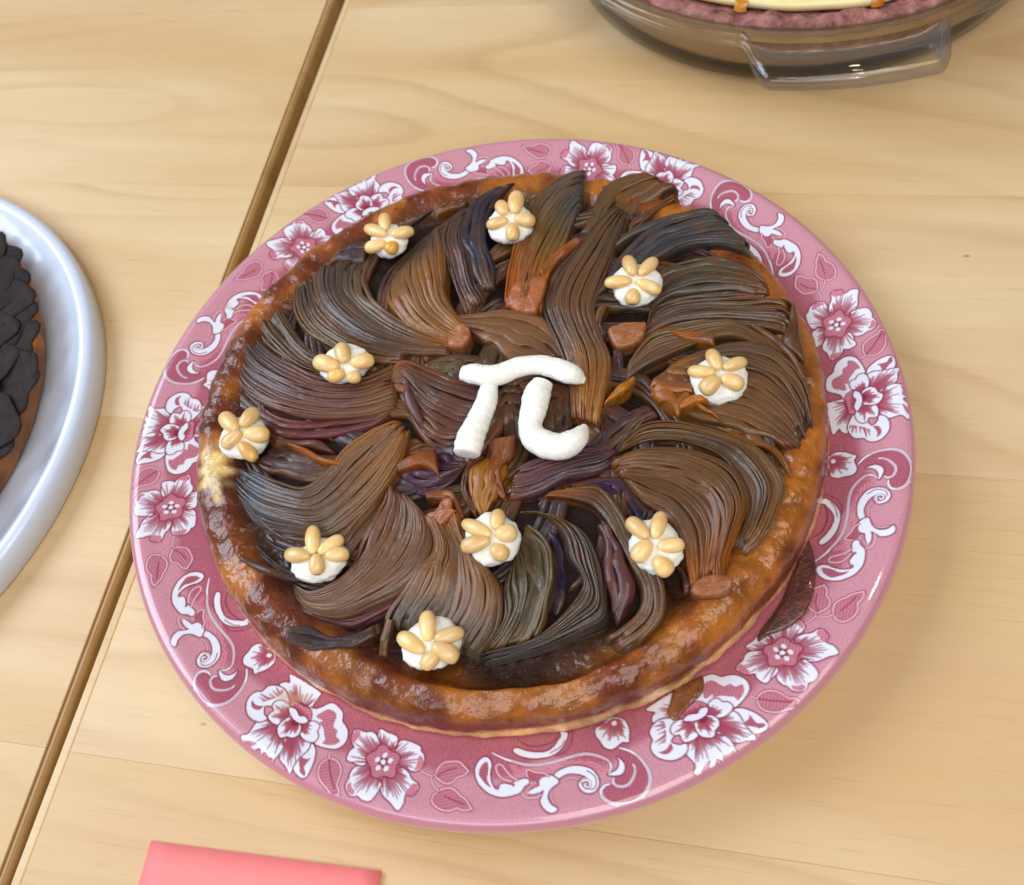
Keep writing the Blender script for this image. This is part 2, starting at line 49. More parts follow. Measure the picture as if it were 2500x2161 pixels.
WEDGES=[[[[-39,329],[-72,415],[-98,525],[-82,641],[-61,795],[-53,942]],[[-75,247],[-173,329],[-257,431],[-299,564],[-295,684],[-254,749],[-208,777]],8,[196,128,72],[146,110,72],[96,86,74],[37,39,35],0.12,0.08],[[[-120,289],[-236,387],[-327,502],[-393,627],[-420,734],[-397,816],[-355,864]],[[-135,247],[-314,317],[-459,416],[-570,554],[-622,667],[-638,787],[-623,890],[-590,971]],8,[150,110,68],[104,90,74],[88,82,70],[36,36.5,34],0.15,0.35],[[[-283,322],[-431,406],[-514,501],[-579,608],[-610,732],[-636,886]],[[-329,282],[-426,315],[-560,410],[-645,514],[-697,633],[-707,750],[-670,917]],6,[120,92,66],[106,86,62],[84,74,56],[34.5,36,33],0.15,0.2],[[[-395,292],[-542,343],[-630,413],[-697,510],[-742,636],[-791,811]],[[-427,256],[-580,300],[-707,368],[-787,468],[-855,582],[-881,668],[-866,749]],5,[110,86,56],[92,72,44],[84,66,36],[33,34,32],0.15,0.06],[[[-348,263],[-486,233],[-638,284],[-759,397],[-851,518],[-901,619],[-916,675]],[[-375,89],[-509,82],[-659,121],[-806,204],[-898,295],[-961,387],[-974,455],[-958,498]],11,[120,88,66],[112,84,76],[88,78,72],[36,37.5,34],0.15,0.14],[[[-371,156],[-407,100],[-575,104],[-698,123],[-816,185],[-902,282],[-969,398]],[[-379,61],[-494,26],[-646,40],[-767,65],[-867,120],[-949,252],[-1026,339]],3,[112,62,50],[100,50,52],[76,60,58],[34,34.5,32],0.12,0.08],[[[-381,-1],[-474,-14],[-591,-61],[-674,-138],[-763,-177],[-841,-132],[-924,-58],[-1019,43]],[[-348,-55],[-410,-168],[-516,-269],[-632,-343],[-722,-367],[-832,-320],[-942,-247],[-1005,-161],[-1036,-91]],9,[166,122,76],[106,90,72],[66,76,84],[38,37.5,33],0.3,0.06],[[[-402,-131],[-510,-254],[-642,-344],[-732,-362],[-843,-315],[-938,-259],[-980,-207]],[[-458,-264],[-527,-361],[-622,-446],[-675,-492],[-826,-421],[-901,-361],[-958,-292]],5,[136,98,62],[104,78,56],[66,58,56],[34,34,31],0.3,0.08],[[[-604,-56],[-679,-24],[-772,20],[-878,69]],[[-683,-148],[-760,-138],[-845,-83],[-941,-4],[-943,40]],3,[104,82,62],[98,78,74],[92,70,78],[34,34,33],0.15,0.05],[[[-458,-250],[-486,-327],[-556,-420],[-597,-501],[-662,-560],[-748,-576],[-808,-564],[-863,-506]],[[-396,-329],[-355,-419],[-352,-520],[-409,-612],[-494,-657],[-597,-679],[-703,-689],[-796,-644],[-848,-576],[-858,-513]],10,[116,84,74],[120,94,74],[120,94,66],[37,39,34],0.1,0.05],[[[-361,-418],[-352,-509],[-401,-598],[-488,-649],[-587,-679],[-698,-681],[-783,-650],[-843,-597]],[[-353,-439],[-348,-535],[-376,-587],[-462,-657],[-554,-711],[-667,-730],[-744,-690],[-800,-654],[-850,-613]],3,[96,56,56],[92,46,58],[92,64,56],[35,34.5,33],0.15,0.05],[[[-359,-413],[-336,-502],[-344,-567],[-397,-611],[-457,-670],[-532,-723],[-555,-761]],[[-248,-429],[-236,-558],[-206,-651],[-177,-742],[-190,-818],[-229,-873],[-315,-930]],11,[190,118,72],[130,98,66],[96,84,66],[38,39,34],0.12,0.05],[[[-184,-669],[-180,-735],[-190,-801],[-221,-854],[-297,-905]],[[-174,-672],[-162,-752],[-180,-816],[-215,-873],[-305,-919]],2,[84,60,60],[64,56,62],[60,54,56],[34,33,31],0.15,0.05],[[[-104,-675],[-144,-751],[-158,-832],[-204,-891],[-288,-932]],[[-33,-544],[7,-606],[21,-683],[5,-766],[-32,-841],[-84,-920],[-105,-941]],6,[92,88,66],[92,88,66],[110,98,66],[36,37,33],0.1,0.2],[[[15,-535],[39,-617],[29,-699],[7,-781],[-27,-868]],[[51,-553],[75,-653],[65,-740],[43,-809],[6,-867],[-17,-894]],1,[40,30,70],[26,24,74],[40,36,62],[32,32,31],0.1,0.05],[[[-29,-483],[52,-540],[89,-614],[87,-703],[109,-798],[80,-846],[13,-894],[-77,-934],[-163,-941],[-275,-925]],[[80,-543],[156,-634],[175,-719],[172,-805],[159,-870],[134,-935],[65,-953],[-60,-971],[-150,-972],[-279,-967]],6,[112,88,64],[84,82,72],[78,80,78],[36.5,37,33],0.12,0.4],[[[206,-612],[209,-698],[180,-795],[166,-899],[163,-943]],[[247,-625],[261,-726],[261,-814],[242,-894],[211,-940],[172,-967]],2,[84,60,58],[92,54,58],[84,56,52],[36,37,33],0.1,0.05],[[[58,-457],[179,-514],[229,-574],[258,-699],[273,-810],[281,-886],[252,-945],[182,-984],[121,-999]],[[84,-446],[202,-470],[261,-502],[299,-620],[305,-743],[348,-861],[329,-967],[283,-1013],[223,-1039],[148,-1065]],4,[164,96,50],[96,76,56],[106,80,54],[36,37.5,35],0.12,0.12],[[[132,-421],[281,-429],[356,-466],[376,-550],[388,-635]],[[175,-454],[263,-489],[308,-567],[330,-642]],2,[92,44,50],[52,28,62],[36,28,70],[33,33,31],0.2,0.05],[[[344,-491],[380,-573],[440,-647],[467,-747],[454,-848],[436,-945]],[[313,-403],[426,-393],[550,-434],[637,-495],[697,-578],[701,-686],[640,-776],[578,-857],[555,-936]],10,[118,84,50],[110,86,60],[176,112,60],[36,38,35.5],0.12,0.12],[[[358,-367],[451,-350],[531,-370],[619,-419],[691,-489],[724,-596],[724,-678],[674,-760],[608,-822]],[[362,-355],[468,-294],[578,-317],[695,-397],[782,-472],[828,-559],[840,-665],[788,-747],[716,-820],[636,-860]],8,[104,82,58],[112,88,60],[116,86,54],[35.5,37,35],0.12,0.16],[[[705,-371],[783,-471],[847,-525],[877,-619]],[[758,-382],[858,-483],[889,-591],[874,-656]],2,[116,84,46],[128,88,44],[132,92,48],[35,36.5,35.5],0.12,0.1],[[[624,-89],[718,-77],[867,-84],[968,-134],[1024,-219],[1050,-343],[1021,-483]],[[575,-239],[645,-290],[723,-351],[804,-412],[866,-472],[935,-554]],10,[150,100,54],[112,88,60],[98,72,52],[36,39,36.5],0.12,0.08],[[[503,-11],[617,79],[738,68],[909,30],[991,-76],[1050,-156],[1071,-251]],[[469,-82],[578,-45],[737,-24],[887,-31],[973,-122],[1035,-239],[1056,-332]],6,[96,74,58],[104,86,60],[112,84,54],[35,37,37],0.12,0.22],[[[613,124],[709,169],[828,150],[996,98],[1107,66],[1155,32]],[[582,64],[709,74],[853,46],[959,1],[1061,-51],[1095,-101]],7,[98,74,54],[94,84,66],[112,84,54],[35.5,37.5,37.5],0.12,0.25],[[[1147,24],[1099,-52],[1039,-125]],[[1156,21],[1130,-101],[1095,-237]],1,[116,84,52],[106,76,48],[100,74,50],[38.5,38.5,37.5],0.12,0.05],[[[964,-14],[1005,-97],[1042,-192],[1055,-311]],[[983,-13],[1025,-85],[1063,-184],[1070,-302]],1,[124,96,64],[120,92,60],[112,84,54],[38.5,39,38],0.12,0.05],[[[479,328],[555,410],[653,496],[774,566],[901,590],[1012,583],[1070,524]],[[660,414],[760,421],[882,436],[985,414],[1065,367],[1118,304]],7,[84,76,62],[66,66,70],[84,78,62],[35,37,37.5],0.1,0.28],[[[747,361],[826,366],[931,353],[1013,314],[1083,245],[1113,159]],[[615,130],[683,185],[810,188],[926,162],[1037,122],[1094,93]],6,[82,74,62],[84,76,60],[112,80,50],[34.5,36.5,37],0.1,0.32],[[[635,567],[719,603],[824,617],[922,612],[982,602]],[[613,539],[705,558],[842,574],[971,561]],1,[74,76,76],[76,76,72],[92,78,56],[36.5,37.5,37.5],0.1,0.05],[[[241,-190],[278,-22],[279,129],[266,293],[283,386],[357,495],[470,593],[586,695],[686,759]],[[314,-243],[426,-6],[431,138],[441,271],[497,375],[582,498],[645,599],[721,708]],10,[198,146,88],[100,82,62],[92,80,62],[38,37.5,36],0.22,0.1],[[[129,387],[192,569],[298,782],[398,905],[508,979],[627,1006]],[[244,329],[315,480],[409,612],[522,780],[551,797]],9,[206,124,66],[116,98,66],[74,82,80],[38,38,37],0.3,0.08],[[[295,528],[384,591],[467,627],[481,631]],[[295,476],[389,536],[475,584],[497,602]],1,[168,110,64],[152,96,58],[150,98,60],[38,38.5,37.5],0.2,0.05],[[[504,674],[595,779],[665,877],[746,914],[874,878]],[[656,616],[727,718],[833,753],[950,774]],4,[98,80,56],[98,78,52],[108,74,44],[33.5,35,36.5],0.12,0.1],[[[670,575],[719,647],[815,694],[951,735]],[[677,554],[758,623],[848,672],[948,708]],2,[84,70,54],[96,66,46],[110,70,40],[34,35,36],0.12,0.1],[[[102,504],[120,610],[122,736],[155,853],[235,986],[327,1049]],[[58,511],[40,640],[29,780],[70,905],[125,1000],[248,1045]],4,[64,58,60],[52,52,62],[58,54,64],[36,36.5,35.5],0.1,0.1],[[[54,467],[32,579],[40,709],[49,844],[96,969]],[[-28,421],[-46,590],[-48,724],[-45,842],[5,936],[79,985]],5,[92,74,66],[88,70,66],[86,74,64],[35,36,35],0.1,0.22],[[[79,991],[15,991],[-47,995]],[[106,1019],[43,1019],[-23,1010]],1,[110,76,50],[126,80,42],[140,86,40],[35,35,34.5],0.1,0.05],[[[-358,950],[-411,970],[-478,947],[-524,918]],[[-388,849],[-448,862],[-506,893],[-549,881]],2,[70,62,74],[70,64,70],[110,86,62],[34.5,35,34],0.1,0.1],[[[-86,421],[18,392],[123,371],[234,299],[275,212],[298,86]],[[-36,321],[29,242],[87,167],[159,127],[237,92]],4,[110,86,68],[136,106,78],[112,88,70],[36,37,35],0.12,0.1],[[[-254,245],[-160,268],[-51,238],[13,184]],[[-231,198],[-149,166],[-123,138]],3,[104,92,58],[96,84,54],[84,70,52],[33.5,34.5,34],0.12,0.12],[[[-387,227],[-328,277],[-243,216],[-136,126],[-53,75],[11,31]],[[-373,161],[-331,116],[-329,26],[-298,-70],[-239,-139],[-156,-145]],8,[158,98,56],[110,80,62],[92,66,66],[36,36,34],0.18,0.08],[[[-324,175],[-347,100],[-330,6],[-304,-82]],[[-312,171],[-303,85],[-290,-8],[-279,-111]],1,[104,70,66],[98,66,66],[86,60,56],[37,37,35],0.1,0.05],[[[-276,-136],[-214,-156],[-162,-222],[-168,-247]],[[-440,-180],[-423,-253],[-344,-305],[-261,-298],[-175,-252]],5,[100,62,60],[70,42,62],[86,66,66],[34.5,35,34],0.12,0.1],[[[-422,-178],[-344,-156],[-268,-149]],[[-419,-213],[-343,-217],[-311,-234],[-277,-285]],1,[150,96,52],[156,94,48],[150,90,44],[37.5,38.5,38],0.12,0.05],[[[-87,-240],[-160,-277],[-183,-356],[-175,-462]],[[-36,-250],[-58,-343],[-108,-406],[-149,-464]],4,[150,100,56],[172,122,60],[178,130,60],[35.5,37,35],0.12,0.06],[[[-156,-227],[-207,-312],[-213,-383],[-190,-461]],[[-104,-231],[-163,-273],[-192,-350],[-176,-465]],2,[104,76,58],[92,66,52],[104,76,52],[35,36,34.5],0.12,0.1],[[[-72,-182],[-106,-253],[-116,-324],[-98,-395],[-69,-443]],[[32,-195],[4,-262],[-48,-306],[-66,-360],[-64,-445]],2,[150,98,64],[134,86,52],[128,84,52],[38,37.5,35],0.15,0.05],[[[-6,-317],[106,-313],[220,-323],[363,-315]],[[-70,-416],[16,-436],[165,-418],[280,-416],[346,-391]],6,[92,64,68],[88,62,68],[66,44,62],[35,36,35],0.1,0.1],[[[255,-300],[327,-255],[407,-225],[520,-206]],[[333,-393],[372,-339],[467,-280],[540,-255]],4,[66,46,54],[74,54,54],[82,60,52],[34,34.5,34],0.1,0.2],[[[465,71],[442,14],[444,-62]],[[511,59],[487,-1],[474,-64]],2,[64,54,62],[60,50,58],[66,54,56],[34,34,33],0.1,0.1],[[[358,-173],[430,-114],[497,-90]],[[370,-173],[449,-150],[508,-104]],1,[196,144,60],[180,132,66],[172,126,70],[37,38,38],0.1,0.05],[[[667,70],[743,32],[840,-6]],[[673,61],[730,-6],[820,-60]],1,[150,104,52],[160,104,52],[150,102,64],[38.5,39,38.5],0.1,0.05],[[[542,-147],[581,-110],[647,-110],[697,-157]],[[532,-187],[560,-246],[607,-283],[663,-288]],3,[172,118,66],[164,110,62],[146,98,56],[37,39,38],0.1,0.05],[[[611,-110],[649,-105],[698,-136]],[[613,-140],[649,-156],[698,-169]],1,[140,100,58],[132,98,60],[128,96,62],[38.5,39,38.5],0.1,0.05],[[[647,-282],[672,-311],[705,-350],[727,-384]],[[662,-273],[687,-302],[716,-350],[729,-385]],1,[184,134,60],[176,126,58],[168,120,60],[39,39.5,38.5],0.1,0.05],[[[605,-270],[662,-254],[722,-267]],[[607,-298],[666,-294],[716,-300]],1,[178,122,56],[178,122,56],[176,122,60],[40,41,40],0.1,0.05],[[[149,-96],[120,-187],[125,-258]],[[277,-52],[246,-129],[231,-216]],4,[108,86,62],[92,76,60],[88,70,56],[34,34.5,34],0.12,0.15],[[[7,51],[50,51],[106,25]],[[-70,-121],[-9,-120],[56,-127]],3,[112,88,62],[104,82,60],[96,72,54],[33.5,34,33.5],0.12,0.1],[[[-897,-661],[-822,-683],[-748,-744],[-651,-750],[-577,-731]],[[-903,-721],[-806,-772],[-728,-794],[-648,-801],[-572,-767]],2,[52,46,58],[62,50,52],[86,64,50],[35.5,35.5,34.5],0.1,0.1],[[[-1030,-351],[-961,-410],[-880,-465],[-812,-510]],[[-1033,-375],[-969,-438],[-894,-491],[-830,-522]],1,[84,58,44],[72,50,42],[70,50,42],[35.5,35.5,35],0.1,0.05],[[[-558,-732],[-585,-775],[-612,-845]],[[-534,-750],[-553,-796],[-585,-858]],1,[108,82,56],[102,80,52],[110,80,48],[35,34.5,32],0.1,0.05],[[[-809,25],[-749,-30],[-690,-91],[-599,-141]],[[-791,26],[-730,-22],[-671,-80],[-600,-130]],1,[150,94,44],[164,104,46],[170,110,56],[38.5,38.5,38.5],0.1,0.05],[[[-845,85],[-763,50],[-686,25],[-639,-40]],[[-861,54],[-778,26],[-709,-10],[-652,-43]],1,[110,76,52],[100,70,56],[96,62,56],[35.5,35.5,35],0.1,0.05],[[[461,268],[431,206],[442,115]],[[514,273],[461,203],[459,132]],2,[124,98,66],[112,88,60],[100,78,60],[35.5,36,35.5],0.1,0.2],[[[414,-823],[416,-882],[405,-929]],[[435,-841],[443,-896],[426,-930]],1,[96,66,58],[84,58,50],[92,58,44],[33.5,34,33],0.1,0.05],[[[-342,-317],[-274,-326],[-239,-356],[-221,-458]],[[-342,-350],[-293,-365],[-256,-383],[-246,-469]],1,[124,92,62],[140,96,58],[150,92,56],[36.5,37,36.5],0.1,0.05],[[[796,-405],[828,-442],[850,-503]],[[846,-394],[888,-462],[875,-524]],1,[76,60,56],[72,56,54],[74,58,56],[36,36.5,36],0.1,0.05]]
BLOCKS=[[[[137,385],[185,477],[310,456],[255,342],[214,308]],38.6,[206,120,60]],[[[467,133],[504,152],[607,123],[599,79],[564,45],[485,49]],38.2,[186,118,60]],[[[-363,-428],[-314,-412],[-286,-382],[-252,-387],[-256,-430],[-247,-445],[-327,-477]],39,[196,116,72]],[[[435,-916],[508,-904],[564,-938],[527,-982],[437,-956]],37.8,[184,108,56]],[[[-119,329],[-57,348],[-35,316],[-42,270],[-85,246],[-131,269]],38.6,[200,124,68]]]
FLOWERS=[[-26.39,88.06,8.17,8.87,38,[[-26.37,89.3,-25.56,100.32,2.75,0],[-24.57,85.84,-15.05,86.85,2.94,0],[-22.86,81.98,-28.01,79.55,2.85,2],[-27.14,82.68,-36.35,84.51,2.86,0],[-26.3,86.49,-34.34,96.09,2.74,0]]],[24.16,77.57,10.26,12.81,38.5,[[26.97,78.42,30.51,90.89,3.27,0],[22.6,79.2,22.66,88.57,2.98,0],[23.37,75.64,14.47,78.01,2.72,0],[25.91,75.7,34.0,72.6,3.06,0],[24.65,73.42,22.82,65.83,3.15,0]]],[63.17,30.16,10.47,13.13,38,[[62.59,31.02,63.29,42.13,2.89,0],[64.85,30.19,73.52,37.46,2.83,0],[61.22,28.63,51.61,32.98,2.76,0],[62.74,28.08,70.43,21.6,2.52,0],[60.75,25.12,58.28,19.16,2.87,0]]],[77.74,-22.02,10.51,11.18,39,[[77.89,-20.97,78.15,-10.91,2.74,0],[79.35,-20.97,88.73,-18.96,2.73,0],[76.18,-22.02,67.95,-16.48,2.62,0],[76.64,-24.44,69.15,-26.8,3.27,0],[77.27,-24.3,84.01,-29.05,2.94,0]]],[-53.56,30.49,11.39,8.88,39,[[-52.21,27.12,-53.19,36.99,3.15,0],[-50.44,26.35,-41.56,26.37,3.27,0],[-55.23,25.7,-63.9,33.64,3.27,0],[-53.39,23.31,-60.16,23.87,2.75,1],[-53.35,21.4,-47.88,20.66,2.75,0]]],[-96.22,11.03,9.78,9.58,37,[[-97.13,11.33,-102.67,21.97,3.21,0],[-95.31,12.64,-89.39,20.05,3.03,0],[-94.75,9.47,-85.58,6.83,3.2,0],[-95.51,10.26,-103.98,7.92,2.83,0],[-96.85,6.4,-91.91,-2.08,2.81,1]]],[-74.12,-48.35,11.34,7.09,38.5,[[-75.73,-48.51,-84.68,-43.73,2.69,0],[-74.69,-47.8,-73.97,-36.3,2.92,0],[-72.79,-48.2,-64.19,-43.49,2.69,0],[-70.72,-49.43,-62.84,-50.37,2.68,0],[-73.61,-48.12,-74.52,-55.2,2.8,0]]],[-14.62,-58.77,9.29,10.45,39.5,[[-14.38,-59.79,-22.84,-50.81,2.66,0],[-12.53,-57.96,-10.16,-50.14,2.78,0],[-13.08,-59.6,-5.98,-60.28,3.09,0],[-15.08,-61.19,-25.28,-59.74,2.87,0],[-15.63,-63.57,-10.87,-67.96,3.07,0]]],[36.29,-76.55,8.61,10.95,38.5,[[34.51,-75.19,30.56,-65.85,2.64,0],[36.47,-76.08,41.76,-66.75,2.78,0],[36.48,-78.99,45.07,-79.59,2.52,0],[34.95,-76.67,27.65,-80.44,3.14,0],[34.33,-82.35,37.81,-88.37,3.21,0]]],[-41.77,-87.8,10.92,8.79,38.5,[[-42.01,-88.78,-40.87,-78.2,2.87,0],[-43.99,-91.78,-51.14,-83.18,2.76,0],[-40.01,-88.66,-30.49,-87.98,2.77,0],[-41.13,-90.37,-34.04,-96.21,2.86,0],[-39.37,-93.26,-46.0,-95.57,2.64,0]]]]
PI=[[[-10.25,10.13,3.0],[-6.88,8.23,3.95],[-1.47,5.26,4.27],[3.74,4.21,4.25],[10.64,5.19,4.01],[17.59,3.91,3.87],[23.23,0.11,4.19],[27.63,-3.61,4.04],[30.35,-5.64,3.16],[32.07,-6.96,1.26]],[[-1.69,2.69,3.09],[-4.76,-5.01,4.1],[-9.19,-12.05,4.53],[-13.23,-18.36,5.06],[-15.72,-23.68,5.02]],[[16.89,-4.0,3.84],[13.95,-8.44,4.62],[10.48,-15.09,4.35],[8.37,-19.96,3.98],[8.71,-25.56,4.5],[12.17,-30.07,4.79],[17.39,-32.1,4.65],[22.54,-30.09,3.99],[25.87,-26.44,2.23],[26.86,-24.57,1.01]]]
SCRAPS=[[[893,-793],[895,-843],[872,-926],[830,-1001],[780,-1055],[714,-1086],[648,-1089],[607,-1099],[623,-1070],[684,-1026],[733,-984],[792,-919],[849,-859]],[[394,-1157],[337,-1168],[302,-1163],[271,-1207],[249,-1243],[265,-1273],[318,-1241],[375,-1210]]]

# ---------------------------------------------------------------- helpers
def lin(c):
    return tuple((v / 255 / 12.92 if v / 255 <= 0.04045 else ((v / 255 + 0.055) / 1.055) ** 2.4) for v in c)
def linA(c):
    c = np.asarray(c, float) / 255
    return np.where(c <= 0.04045, c / 12.92, ((c + 0.055) / 1.055) ** 2.4)
def tag(o, label=None, cat=None, group=None, kind=None):
    if label: o['label'] = label
    if cat: o['category'] = cat
    if group: o['group'] = group
    if kind: o['kind'] = kind
    return o
def empty(name, loc=(0, 0, 0)):
    o = bpy.data.objects.new(name, None); COL.objects.link(o); o.location = loc; o.empty_display_size = 0.01
    return o
def mesh(name, V, F, mat, parent=None, col=None, uv=None, smooth=True, loc=None):
    """V Nx3 metres, F Mx4 or MxK int array/list"""
    me = bpy.data.meshes.new(name)
    V = np.asarray(V, np.float32)
    if isinstance(F, np.ndarray) and F.ndim == 2:
        n, k = F.shape
        me.vertices.add(len(V)); me.vertices.foreach_set('co', V.ravel())
        me.loops.add(n * k); me.loops.foreach_set('vertex_index', F.astype(np.int32).ravel())
        me.polygons.add(n); me.polygons.foreach_set('loop_start', np.arange(0, n * k, k, dtype=np.int32))
        me.update(calc_edges=True)
    else:
        me.from_pydata(V.tolist(), [], [list(map(int, f)) for f in F])
    me.validate()
    if col is not None:
        a = me.color_attributes.new('Col', 'FLOAT_COLOR', 'POINT')
        c = np.ones((len(V), 4), np.float32); c[:, :3] = col
        a.data.foreach_set('color', c.ravel())
    if uv is not None:
        l = me.uv_layers.new(name='UVMap')
        vi = np.zeros(len(me.loops), np.int32); me.loops.foreach_get('vertex_index', vi)
        l.data.foreach_set('uv', np.asarray(uv, np.float32)[vi].ravel())
    me.polygons.foreach_set('use_smooth', np.full(len(me.polygons), smooth, bool))
    me.materials.append(mat)
    o = bpy.data.objects.new(name, me); COL.objects.link(o)
    if parent: o.parent = parent
    if loc: o.location = loc
    return o
def grid_faces(nu, nv, wrap_u=False, wrap_v=False):
    """vertices indexed i*nv+j"""
    I = np.arange(nu if wrap_u else nu - 1); J = np.arange(nv if wrap_v else nv - 1)
    i, j = np.meshgrid(I, J, indexing='ij'); i2 = (i + 1) % nu; j2 = (j + 1) % nv
    return np.stack([i * nv + j, i2 * nv + j, i2 * nv + j2, i * nv + j2], -1).reshape(-1, 4)
def spline(P, n, closed=False):
    P = np.asarray(P, float)
    if closed:
        Q = np.vstack([P[-1], P, P[0], P[1]]); m = len(P)
    else:
        Q = np.vstack([2 * P[0] - P[1], P, 2 * P[-1] - P[-2]]); m = len(P) - 1
    t = np.linspace(0, m, n, endpoint=not closed); i = np.clip(t.astype(int), 0, m - 1); f = (t - i)[:, None]
    a, b, c, d = Q[i], Q[i + 1], Q[i + 2], Q[i + 3]
    return 0.5 * (2 * b + (c - a) * f + (2 * a - 5 * b + 4 * c - d) * f ** 2 + (3 * b - a - 3 * c + d) * f ** 3)
def even_spline(P, n):
    q = spline(P, n * 6); L = np.r_[0, np.cumsum(np.hypot(*(np.diff(q[:, :2], axis=0)).T))]
    t = np.linspace(0, L[-1], n)
    return np.stack([np.interp(t, L, q[:, k]) for k in range(q.shape[1])], -1)
def smooth1(n, k, amp=1.0):
    c = rng.normal(0, 1, k + 4); return amp * np.interp(np.linspace(0, k, n), np.arange(k + 4), c) if k < 3 else amp * spline(np.c_[np.arange(k + 1), c[:k + 1]], n)[:, 1]
def wav(x, y, seed, octs=4, f0=1.0):
    """cheap smooth pseudo-noise by rotated sines"""
    r = np.random.default_rng(seed); z = 0; a = 1.0; tot = 0
    for o in range(octs):
        for _ in range(3):
            th = r.uniform(0, 6.28); ph = r.uniform(0, 6.28); f = f0 * 2 ** o * r.uniform(.7, 1.3)
            z = z + a * np.sin((x * np.cos(th) + y * np.sin(th)) * f + ph + 1.3 * np.sin((x * np.sin(th) - y * np.cos(th)) * f * .7 + ph * 2)); tot += a * .6
        a *= .55
    return z / tot
def sstep(a, b, x):
    t = np.clip((x - a) / (b - a), 0, 1); return t * t * (3 - 2 * t)

# ---------------------------------------------------------------- materials
class NT:
    def __init__(s, name):
        s.m = bpy.data.materials.new(name); s.m.use_nodes = True; s.t = s.m.node_tree
        s.b = s.t.nodes['Principled BSDF']; s.out = s.t.nodes['Material Output']
    def n(s, typ, **kw):
        o = s.t.nodes.new(typ)
        for k, v in kw.items():
            if k in o.inputs: o.inputs[k].default_value = v
            else: setattr(o, k, v)
        return o
    def l(s, a, b): s.t.links.new(a, b)
    def set(s, **kw):
        for k, v in kw.items(): s.b.inputs[k.replace('_', ' ')].default_value = v
    def mix(s, fac, a, b, mode='MIX'):
        o = s.n('ShaderNodeMix', data_type='RGBA', blend_type=mode)
        for sock, v in ((o.inputs[0], fac), (o.inputs[6], a), (o.inputs[7], b)):
            if hasattr(v, 'links'): s.l(v, sock)
            elif isinstance(v, (int, float)): sock.default_value = v
            else: sock.default_value = (*v, 1)[:4]
        return o.outputs[2]
    def math(s, op, a, b=None, c=None):
        o = s.n('ShaderNodeMath', operation=op)
        for i, v in enumerate((a, b, c)):
            if v is None: continue
            if hasattr(v, 'links'): s.l(v, o.inputs[i])
            else: o.inputs[i].default_value = v
        return o.outputs[0]
    def ramp(s, fac, stops):
        o = s.n('ShaderNodeValToRGB'); e = o.color_ramp.elements
        while len(e) < len(stops): e.new(.5)
        for k, (p, c) in zip(e, stops): k.position = p; k.color = (*c, 1)[:4] if not isinstance(c, (int, float)) else (c, c, c, 1)
        s.l(fac, o.inputs[0]); return o.outputs[0]
    def coords(s, kind='Object', scale=(1, 1, 1), rot=(0, 0, 0), loc=(0, 0, 0)):
        tc = s.n('ShaderNodeTexCoord'); mp = s.n('ShaderNodeMapping')
        mp.inputs['Scale'].default_value = scale; mp.inputs['Rotation'].default_value = rot; mp.inputs['Location'].default_value = loc
        s.l(tc.outputs[kind], mp.inputs[0]); return mp.outputs[0]
    def noise(s, vec, scale, detail=3, rough=.5, dist=0):
        o = s.n('ShaderNodeTexNoise', Scale=scale, Detail=detail, Roughness=rough, Distortion=dist); s.l(vec, o.inputs['Vector']); return o.outputs['Fac']
    def bump(s, h, strength=.3, dist=.001, prev=None):
        o = s.n('ShaderNodeBump', Strength=strength, Distance=dist); s.l(h, o.inputs['Height'])
        if prev is not None: s.l(prev, o.inputs['Normal'])
        return o.outputs[0]
    def attr(s, name='Col'):
        o = s.n('ShaderNodeAttribute', attribute_name=name); return o.outputs['Color']

